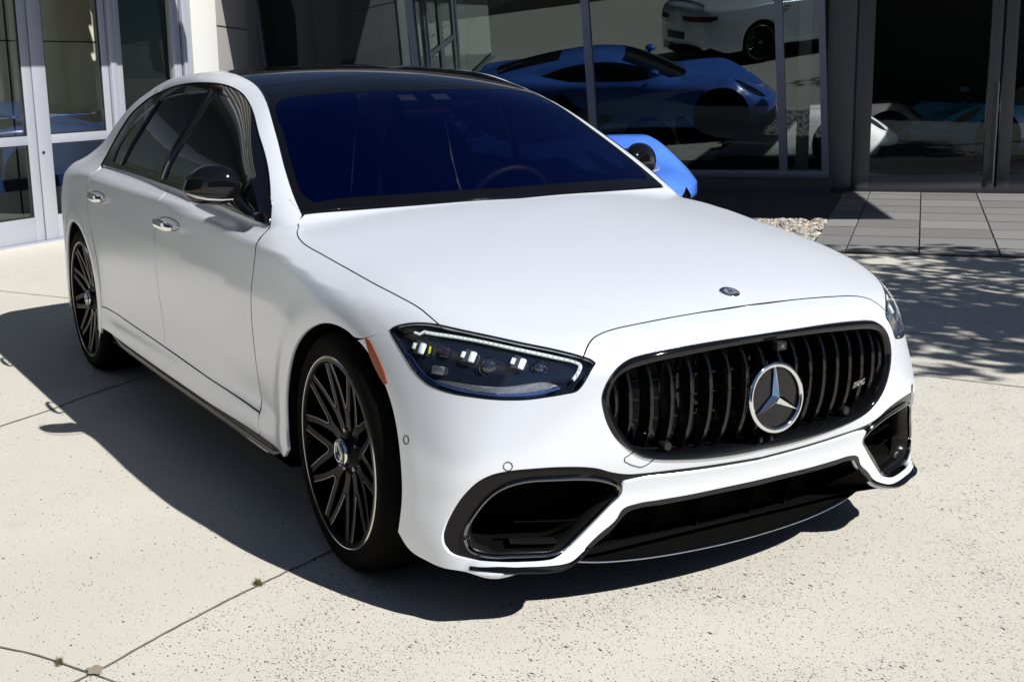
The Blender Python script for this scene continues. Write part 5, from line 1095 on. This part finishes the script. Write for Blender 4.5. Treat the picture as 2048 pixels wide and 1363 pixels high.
# room behind
INW=mat("lobby_wall",(.58,.57,.51),.8,0,.2,bump=(40,.4)); 
lob=FL_.box(MB(),-4.5,2.9,0,3.0,-1.75,-1.65).build("lobby_wall",INW); tag(lob,"beige panelled lobby wall seen through the entrance door glass","wall")
mb=FL_.box(MB(),-4.5,2.9,1.83,1.845,-1.652,-1.645,0); mb.build("panel_joint",GASK,smooth=False).parent=lob
FL_.box(MB(),1.36,1.385,0,3.0,-1.652,-1.645,0).build("wall_conduit",GASK).parent=lob
FL_.box(MB(),-4.5,2.9,.30,.42,-1.652,-1.60,0).build("wall_skirting",mat("navy_skirting",(.02,.03,.05),.4)).parent=lob
tag(FL_.box(MB(),-4.5,2.9,.004,.012,-1.65,-.06,0).build("lobby_floor",mat("lobby_carpet",(.03,.03,.032),.9),smooth=False),kind='structure')
bn=FL_.box(MB(),-.62,-.28,.012,.78,-1.0,-.7,.02).build("blue_bin",mat("blue_bin_plastic",(.01,.05,.16),.4)); tag(bn,"blue box shaped bin inside the lobby behind the left door leaf","bin")
FL_.box(MB(),-.63,-.27,.78,.81,-1.01,-.69,.01).build("bin_lid",mat("bin_lid_blue",(.008,.035,.11),.4)).parent=bn
cn=empty("entrance_canopy",FL_.P(0,3.05,0)); tag(cn,"flat pale canopy with white sun louvres above the entrance doors","canopy")
adopt(FL_.box(MB(),-4.2,1.70,3.05,3.30,-.2,1.56,.01).build("canopy_slab",mat("dark_canopy_panel",(.05,.052,.055),.4)),cn)
for i in range(7): adopt(FL_.box(MB(),-4.2,2.0,3.55+.30*i,3.66+.30*i,.25,.55).build("louvre",STUC),cn)
adopt(FL_.box(MB(),-4.2,2.0,3.3,5.8,-.3,.05).build("upper_wall",mat("upper_glazing",(.02,.04,.05),.08,0,.5,.6)),cn)
# white column
col=FL_.box(MB(),2.255,2.68,0,4.2,-.3,.03,.01).build("render_column",STUC); tag(col,"bright cream rendered column between the entrance doors and the showroom","column")
# link wall
A0=FL_.P(2.67,0,.0); B0=GB+EG*(-3.27)+NG*(-.02); t=(B0-A0); Lw=np.linalg.norm(t[:2]); e_=np.array((t[0]/Lw,t[1]/Lw,0)); n_=np.array((e_[1],-e_[0],0)); 
if n_@np.array((13,-4.7,0))<0: n_=-n_
FW=Fr(A0,e_,n_)
lw_=FW.box(MB(),0,Lw*.60,0,4.2,-.3,0,.002).build("link_wall",GREYP); tag(lw_,"grey beige panelled wall joining the cream column to the tilted glazing","wall")
FW.box(MB(),0,Lw*.60,1.97,1.985,-.01,.002,0).build("panel_joint",GASK).parent=lw_
FW.box(MB(),Lw*.60,Lw,0,4.2,-.3,-.06,.002).build("recessed_panel",mat("taupe_panel",(.20,.185,.175),.7,bump=(100,.2))).parent=lw_
# ---- tilted showroom glazing
FG=Fr((-10.328,5.8,.33),(.746,.666,0),(.663,-.743,-.09),(.06,-.067,.996))
sg=empty("showroom_glazing",(-10.328,5.8,0)); tag(sg,"forward leaning showroom window wall with blue grey mullions behind the white saloon","glazing")
LEAN=.05
for s0,wd in ((-3.20,.05),(-1.085,.045),(1.105,.045),(3.33,.045),(3.80,.035)):
    adopt(FG.box(MB(),s0-wd,s0+wd,-.12,3.3,-.06,.045,0,LEAN).build("mullion",BALU,smooth=False),sg)
    
prev=[-3.20,-1.085,1.105,3.33,3.80]; wds=[.05,.045,.045,.045,.035]
for i in range(4):
    a0=prev[i]+wds[i]; a1=prev[i+1]-wds[i+1]
    vs=[FG.P(a-LEAN*h,h,0) for a in(a0,a1) for h in(-.05,3.3)]; adopt(MB().add(vs,[(0,1,3,2)]).build("window_pane",GL1,smooth=False),sg)
adopt(FG.box(MB(),-3.4,3.83,-.13,-.05,-.05,.05,.003).build("bottom_frame",BALU),sg)
FGv=Fr((-10.328,5.8,0),(.746,.666,0),(.666,-.746,0))
bw=FGv.box(MB(),-3.6,3.86,0,.215,-.22,.02,.003).build("plinth_wall",mat("dark_render",(.075,.075,.078),.8,0,.3,bump=(60,.4))); adopt(bw,sg)
adopt(FGv.box(MB(),-3.6,3.9,3.45,3.9,-.4,.35,.003).build("glazing_head",DALU),sg)
# ---- right entrance doors
FD=Fr((-7.51,8.92,0),(.616,.788,0),(.788,-.616,0))
dn=empty("showroom_doors",(-7.51,8.92,0)); tag(dn,"dark framed showroom doors with tall pull handle at the right edge","doors")
adopt(FD.box(MB(),-.44,-.13,0,3.5,-.25,.12,.006).build("pilaster",mat("dark_metal_panel",(.095,.097,.108),.5,.1,.5,bump=(15,.2))),dn)
adopt(FD.box(MB(),-.13,-.095,0,3.5,-.25,.02,.002).build("recess_strip",GASK),dn)
def dleaf(a0,a1,s0,s1):
    q0=FD.box(MB(),a0,a0+s0,.02,2.9,-.03,.025,.004).build("door_leaf",DALU); adopt(q0,dn)
    for (x0,x1,h0,h1,nm) in ((a1-s1,a1,.02,2.9,"door_stile"),(a0+s0,a1-s1,.02,.20,"bottom_rail"),(a0+s0,a1-s1,2.75,2.9,"top_rail")): FD.box(MB(),x0,x1,h0,h1,-.028,.022,.004).build(nm,DALU).parent=q0
    vs=[FD.P(a,h,0) for a in(a0+s0,a1-s1) for h in(.2,2.75)]; MB().add(vs,[(0,1,3,2)]).build("glass_pane",GL3,smooth=False).parent=q0
    return q0
dl=dleaf(-.095,1.50,.185,.13); dr_=dleaf(1.53,3.1,.14,.14)
MB().tube([FD.P(1.475,.11,.08),FD.P(1.475,1.25,.08)],.012,12,up=tuple(FD.n)).build("pull_handle",SATSIL).parent=dl
for h in (.25,1.1): MB().tube([FD.P(1.475,h,.08),FD.P(1.475,h,.02)],.008,8).build("handle_bracket",SATSIL).parent=dl
adopt(FD.box(MB(),-.1,3.2,-.0,.030,-.06,.03,.003).build("threshold",DALU),dn)
adopt(FD.box(MB(),-.44,6,2.93,3.5,-.3,.05,.003).build("door_head",DALU),dn)
adopt(FD.box(MB(),3.13,6,0,2.93,-.05,.02,.003).build("side_panel",DALU),dn)
# ---- canopy over the showroom
cp=empty("showroom_canopy",FD.P(0,3.4,0)); tag(cp,"wide flat canopy shading the showroom front","canopy")
CM=mat("canopy_soffit",(.35,.34,.33),.8)
adopt(FD.box(MB(),-16,-2.2,3.55,3.8,-9.0,2.3,.005).build("canopy_slab",CM),cp)
adopt(FD.box(MB(),-2.2,.9,3.55,3.8,-.35,2.3,.005).build("canopy_slab",CM),cp)
adopt(FD.box(MB(),.9,3.05,3.55,3.8,-.35,4.54,.005).build("canopy_slab",CM),cp)
adopt(FD.box(MB(),.9,3.05,3.55,3.8,4.76,5.10,.005).build("canopy_beam",CM),cp)
adopt(FD.box(MB(),1.62,3.05,3.55,3.8,4.54,4.76,.005).build("canopy_trimmer",CM),cp)
adopt(FD.box(MB(),3.05,8,3.55,3.8,-.35,2.10,.005).build("canopy_wing",CM),cp)
adopt(FD.box(MB(),-2.2,2.0,3.55,3.8,-9,-.35,.005).build("roof_slab",CM),cp)  # opening left between the roof slabs, shaped so sun reaches the white car
adopt(FD.box(MB(),3.6,8,3.55,3.8,-9,-.35,.005).build("roof_slab",CM),cp)
adopt(FD.box(MB(),2.0,3.6,3.55,3.8,-9,-2.9,.005).build("roof_slab",CM),cp)
# ---- showroom interior
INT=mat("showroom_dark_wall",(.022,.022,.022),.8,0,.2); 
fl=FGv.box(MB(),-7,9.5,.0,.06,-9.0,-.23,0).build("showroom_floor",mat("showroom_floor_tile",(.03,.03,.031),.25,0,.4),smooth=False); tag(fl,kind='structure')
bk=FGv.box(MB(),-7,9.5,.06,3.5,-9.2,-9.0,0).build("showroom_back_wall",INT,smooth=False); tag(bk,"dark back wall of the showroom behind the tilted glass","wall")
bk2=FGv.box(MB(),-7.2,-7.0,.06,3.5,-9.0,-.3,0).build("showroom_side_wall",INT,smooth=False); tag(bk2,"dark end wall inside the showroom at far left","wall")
IW=mat("pale_column_paint",(.62,.66,.62),.7)
c1=FGv.box(MB(),-3.42,-2.95,.06,3.5,-1.6,-1.2,.01).build("interior_column",IW); tag(c1,"pale square column inside the glazing nearest the link wall","column")
c2=FGv.box(MB(),-1.12,-.86,.06,3.5,-.9,-.65,.01).build("interior_column",IW); tag(c2,"pale interior column just right of the second mullion","column")
c3=FGv.box(MB(),3.42,3.56,.06,3.5,-.6,-.45,.01).build("interior_column",IW); tag(c3,"slim pale column inside the narrow pane by the pilaster","column")
# ================================================================== tree that shades the court (stands right of the view)
tr=empty("shade_tree",(3.4,6.4,0)); tag(tr,"leafy tree at the right whose crown dapples the concrete","tree")
BARK=mat("bark",(.10,.075,.055),.9,bump=(25,1)); LEAF=mat("leaf",(.055,.10,.025),.55)
mb=MB().tube([(3.45,6.45,0),(3.42,6.42,1.2),(3.35,6.36,2.4),(3.2,6.25,3.6),(3.05,6.1,5.0)],[.13,.11,.095,.07,.03],10)
rt=random.Random(11); br=[]
for i in range(46):
    h=2.6+2.2*rt.random(); a=rt.random()*2*PI; l=.7+1.3*rt.random(); x0=3.2; y0=6.25; e1=(x0+math.cos(a)*l,y0+math.sin(a)*l,h+.5+.5*rt.random()); br.append(e1)
    mb.tube([(x0,y0,h-.2),(x0+math.cos(a)*l*.5,y0+math.sin(a)*l*.5,h+.25),e1],[.035,.022,.008],6)
adopt(mb.build("trunk",BARK),tr)
mb=MB()
for c in [(e[0],e[1],e[2],.55) for e in br]+[(3.1+1.3*math.cos(a),6.1+1.5*math.sin(a),4.4+.8*math.sin(2.3*a),.6) for a in np.linspace(0,6,9)]+[(3.2+2.2*math.cos(a),6.3+2.0*math.sin(a),4.0+.9*math.sin(1.7*a),.6) for a in np.linspace(0,6,12)]:
    for k in range(110):
        d=np.array([rt.gauss(0,1) for _ in range(3)]); d=d/np.linalg.norm(d)*c[3]*rt.random()**.5; q=np.array(c[:3])+d*(1,1,.7); s_=.045+.035*rt.random()
        u_=np.array([rt.gauss(0,1) for _ in range(3)]); u_/=np.linalg.norm(u_); v_=np.cross(u_,(rt.random(),rt.random(),1)); v_/=np.linalg.norm(v_)
        mb.add([q-u_*s_*1.4,q+v_*s_*.6,q+u_*s_*1.4,q-v_*s_*.6],[(0,1,2,3)])
adopt(mb.build("crown",LEAF,smooth=False),tr)
# ================================================================== sports cars
def sports_car(name,loc,rz,paintm,label,group=None,glass=None):
    root=empty(name,loc,rz); tag(root,label,"sports car",group)
    zr_=tab([(-2.3,.72),(-2.15,.90),(-1.8,.96),(-1.35,.98),(-.9,.92),(-.4,.86),(.2,.82),(.7,.80),(1.0,.83),(1.4,.84),(1.75,.75),(2.05,.58),(2.25,.46)],.10)  # wing crest
    zc_=tab([(-2.3,.72),(-2.1,.88),(-1.2,.93),(0,.9),(.7,.80),(1.2,.71),(1.7,.62),(2.1,.50),(2.3,.42)],.10,-2.6,2.6)
    wd_=tab([(-2.3,.80),(-2.0,.93),(-1.35,.985),(-.7,.93),(0,.90),(.6,.92),(1.35,.965),(1.8,.90),(2.05,.76),(2.3,.45)],.08,-2.6,2.6)
    rz_=tab([(-2.2,.86),(-1.7,1.0),(-1.2,1.10),(-.7,1.175),(-.3,1.20),(.05,1.165),(.5,1.0),(.95,.79),(1.3,.62)],.10,-2.6,2.6)
    def f(x,a,z):
        zt=zc_(x)+(zr_(x)-zc_(x))*np.exp(-((a-.72)/.24)**2)-.10*np.maximum(a-.72,0)
        sc=.06*np.exp(-((x+.35)/.55)**2)*np.exp(-((z-.52)/.17)**2)
        side=a-(wd_(x)-.16*np.maximum(z-.55,0)**1.3-.25*np.maximum(.30-z,0)-sc)
        lo=smax(side,(z-zt)*.95,.10)
        fr=x-(2.17-.40*a*a-1.3*np.maximum(z-.42,0)**1.2-.8*np.maximum(.32-z,0)); lo=smax(lo,fr*.9,.10)
        lo=smax(lo,-(x+2.20-.15*a*a),.12); lo=smax(lo,.15-z,.03)
        gs=(a-(.86-.52*np.maximum(z-.80,0)-.10*((x+.2)/1.2)**2))*.9; gt=(z-rz_(x)+.16*a*a)*.85
        return smin(lo,np.maximum(smax(gs,gt,.10),.45-z),.035)
    sf=Surf(f,ax=(.15,.50),C=(0,0,.45))
    # body shell as a wrapped grid
    xs=np.linspace(-1.5,1.5,76); ph=np.radians(np.linspace(-38,90,50)); k=len(ph)
    def fan(x,ang):
        O=[(x,0,.42)]*k; Dd=[(math.sin(ang),-math.cos(p_)*math.cos(ang),math.sin(p_)*math.cos(ang)) for p_ in ph]
        return cast(f,np.array(O),np.array(Dd),0,1.6,120)[0]
    A_=np.linspace(0,PI/2,24)[1:]
    P=np.array([fan(-1.5,-a) for a in A_[::-1]]+[fan(x,0) for x in xs]+[fan(1.5,a) for a in A_]); nx=len(P)
    for cx in (1.32,-1.30):
        dx=P[...,0]-cx; dz=P[...,2]-.34; r=np.hypot(dx,dz); m_=(np.abs(r-.385)<.035)&(np.abs(P[...,1])>.6)&(P[...,2]<.78)
        P[...,0]=np.where(m_,cx+dx/r*.385,P[...,0]); P[...,2]=np.where(m_,.34+dz/r*.385,P[...,2])
    V=P.reshape(-1,3); F=[(i*k+j,(i+1)*k+j,(i+1)*k+j+1,i*k+j+1) for i in range(nx-1) for j in range(k-1)]
    # wheel openings: drop faces inside the arches on the flank
    def arch_in(c): return any((c[0]-cx)**2+(c[2]-.34)**2<.383**2 and abs(c[1])>.62 and c[2]<.75 for cx in (1.32,-1.30))
    F=[q for q in F if not arch_in(V[list(q)].mean(0))]
    V2=V*np.array((1,-1,1)); n=len(V)
    body_=mesh("body",np.concatenate([V,V2]),F+[tuple(n+i for i in q[::-1]) for q in F],paintm,root,True,50)
    gm=glass or mat("sports_glass",(.004,.005,.008),.03,0,.5,1)
    kw=dict(parent=root,surf=sf,sp=.06,bsp=.03,rim=.01,level=.004,inset=0)
    patch("windscreen",[(.06,0,1.15),(.04,-.40,1.13),(.0,-.60,1.09),(.30,-.68,.98),(.66,-.74,.87),(.82,-.50,.84),(.90,0,.83)],gm,side='center',proj='x',**kw)
    patch("side_window",[tuple(p) for p in cast(f,np.array([(x,-.1,z) for x,z in ((.52,.885),(.30,.99),(.0,1.075),(-.35,1.10),(-.75,1.06),(-1.12,.965),(-.8,.90),(-.2,.865),(.3,.862))]),np.tile((0,-1.,0),(9,1)),0,1.5,90)[0]],gm,side='both',proj='x',**kw)
    patch("rear_window",[(-.85,0,1.16),(-.88,-.42,1.12),(-1.75,-.40,.98),(-1.78,0,.99)],gm,side='center',proj='x',**kw)
    patch("side_intake",[tuple(p) for p in cast(f,np.array([(x,-.1,z) for x,z in ((-.10,.40),(-.55,.50),(-.82,.74),(-.93,.72),(-.90,.45),(-.80,.28),(-.3,.28))]),np.tile((0,-1.,0),(7,1)),0,1.5,90)[0]],DARK,side='both',proj='x',**kw)
    for s_ in (-1,1): pass
    patch("headlight",[(1.50,-.70,.76),(1.62,-.60,.70),(1.84,-.58,.60),(1.97,-.64,.50),(1.86,-.76,.54),(1.66,-.78,.66)],HLBLK,side='both',proj='x',**kw)
    nb=patch("nose_intake",[(2.1,-.18,.36),(2.0,-.55,.42),(1.90,-.78,.40),(1.9,-.78,.24),(2.05,-.45,.20),(2.1,-.18,.22)],DARK,side='both',proj='s',**kw)
    for s_ in (-1,1):
        P=[(.42,s_*.83,.90),(.40,s_*.93,.95),(.40,s_*1.02,.965)]; mb=MB().tube(P,[.018,.02,.02],8).build("mirror_stalk",gm,root)
        MB().tube([(.42,s_*.96,.975),(.42,s_*1.0,.98),(.42,s_*1.06,.98),(.42,s_*1.10,.975)],[.03,.075,.08,.035],14,up=(0,0,1),r2=[.02,.05,.055,.025]).build("door_mirror",paintm,root)
    MB().tube([(2.12,0,.16),(2.05,-.5,.16),(1.95,-.8,.16),(1.85,-.92,.17)],.05,8,up=(0,0,1),r2=.015).build("splitter",DARK,root,mirror=True)
    MB().add([(1.9,-.85,.13),(1.9,.85,.13),(-2.1,.85,.15),(-2.1,-.85,.15)],[(0,1,2,3)]).build("underbody",DARK,root)
    MB().tube([(.95,-.90,.16),(-.95,-.93,.16)],.045,8,up=(0,0,1),r2=.03).build("side_skirt",DARK,root,mirror=True)
    MB().tube([tuple(p) for p in cast(f,np.array([(0,0,.27)]*14),np.array([(math.cos(t),-math.sin(t),0) for t in np.linspace(0,.42,14)]),0,3,150)[0]],.025,8,up=(0,0,1),r2=.135).build("front_valance",DARK,root,mirror=True)
    for x in (1.32,-1.30):
        for s_ in (-1,1):
            y0=.93*s_; sgn=s_
            w_=MB().lathe([(.20,y0-.04*sgn),(.225,y0),(.245,y0-.01*sgn),(.25,y0-.2*sgn)],40,'y',(x,0,.335))
            for i in range(10):
                a=R(36*i); w_.tube([(x+.03*math.cos(a),y0-.05*sgn,.335+.03*math.sin(a)),(x+.225*math.cos(a),y0-.015*sgn,.335+.225*math.sin(a))],.012,6,up=(0,1,0),r2=.012)
            wo=w_.build("wheel",WBLACK,root)
            MB().lathe([(.24,y0-.01*sgn),(.27,y0+.008*sgn),(.31,y0),(.332,y0-.03*sgn),(.335,y0-.24*sgn),(.30,y0-.26*sgn),(.24,y0-.25*sgn)],48,'y',(x,0,.335)).build("tyre",RUBBER,wo)
            MB().lathe([(.0001,y0-.10*sgn),(.24,y0-.10*sgn)],32,'y',(x,0,.335)).build("wheel_barrel",DARK,wo)
            k2=24; vs=[]
            for a in np.linspace(-30,210,k2): vs+=[(x+.39*math.cos(R(a)),s_*.90,.34+.39*math.sin(R(a))),(x+.39*math.cos(R(a)),s_*.58,.34+.39*math.sin(R(a)))]
            vs.append((x,s_*.58,.34)); MB().add(vs,[(2*i,2*i+2,2*i+3,2*i+1) for i in range(k2-1)]+[(2*i+1,2*i+3,2*k2) for i in range(k2-1)]).build("wheel_arch_liner",DARK,root)
    return root
LBLUE=paint("light_blue_paint",(.08,.22,.82),.22,0,.6)
sports_car("sports_car",(-7.62,3.86,0),.511,LBLUE,"light blue sports car parked between the white saloon and the glazing")
WCAR=paint("white_gloss_paint",(.75,.77,.78),.2,0,.6)
def at_fg(s,d): q=GB+EG*s+NG*d; return q
q=at_fg(2.36,-3.8); sports_car("sports_car",(q[0],q[1],.06),math.atan2(.788,.616)-.05,WCAR,"white sports car inside the showroom seen through the right doors")
q=at_fg(2.98,-5.7); sports_car("sports_car",(q[0],q[1],.06),math.atan2(.788,.616)-.1,paint("silver_grey_paint",(.16,.155,.16),.25,0,.6,metal=.3),"silver grey sports car deeper inside the showroom behind the white one")
q=at_fg(6.4,-6.0); sports_car("sports_car",(q[0],q[1],.06),math.atan2(.788,.616)+PI+.45,paint("teal_paint",(.0,.22,.40),.2,0,.6),"teal sports car inside the showroom furthest right behind the door glass")
# ================================================================== unseen wing and hedges added to block sky and darken reflections
def block(name,c,h,rz,m,label,cat,par=None):
    r=np.array(Matrix.Rotation(rz,3,'Z')); mb=MB().box(c,h,r,.02); o=mb.build(name,m); tag(o,label,cat); return o
WG=mat("dark_wing_glazing",(.012,.022,.028),.08,0,.5); WC=mat("dark_stone_cladding",(.07,.068,.065),.8,bump=(8,.5))
wb=block("added_wing",(-2.2,-9.4,4.2),(8.6,.4,4.2),0,WC,"unseen dark clad wing added to dim the passenger side of the white saloon","building")  # added out of view to cut sky light on the shaded side
for i in range(8):
    MB().box((-9.6+2.1*i,-8.97,3.0),(.93,.02,2.5)).build("window",WG,wb)
for i in range(3): MB().box((-2.2,-8.75,6.0+.6*i),(8.6,.22,.05)).build("sun_louvre",STUC,wb)
HG=mat("hedge_leaves",(.03,.05,.02),.8)
def added_hedge(x0,y0,x1,y1,hgt,label,n):  # dark screen added out of view so gloss parts mirror less bright horizon
    rh=random.Random(int(x0*10)); mb=MB()
    L_=math.hypot(x1-x0,y1-y0); ux,uy=(x1-x0)/L_,(y1-y0)/L_
    mb.box(((x0+x1)/2,(y0+y1)/2,hgt/2-.1),(L_/2,.6,hgt/2-.1),np.array([[ux,-uy,0],[uy,ux,0],[0,0,1]]))
    for i in range(n):
        t=rh.random()*L_; d=(rh.random()-.5)*1.7; z=rh.random()*hgt*1.05; s_=.16+.14*rh.random(); q=np.array((x0+ux*t-uy*d,y0+uy*t+ux*d,z+.1))
        u_=np.array([rh.gauss(0,1) for _ in range(3)]); u_/=np.linalg.norm(u_); v_=np.cross(u_,(.3,.5,1)); v_/=np.linalg.norm(v_)
        mb.add([q-u_*s_,q+v_*s_*.7,q+u_*s_,q-v_*s_*.7],[(0,1,2,3)])
    o=mb.build("added_hedge",HG,smooth=False); tag(o,label,"added_hedge")
added_hedge(15,-11,15.5,9,4.6,"unseen tall evergreen screen added to darken reflections on the front of the white saloon",2600)
added_hedge(2,15.5,14,12,4.2,"unseen tall evergreen screen added beyond the shade tree to block the bright horizon",1500)
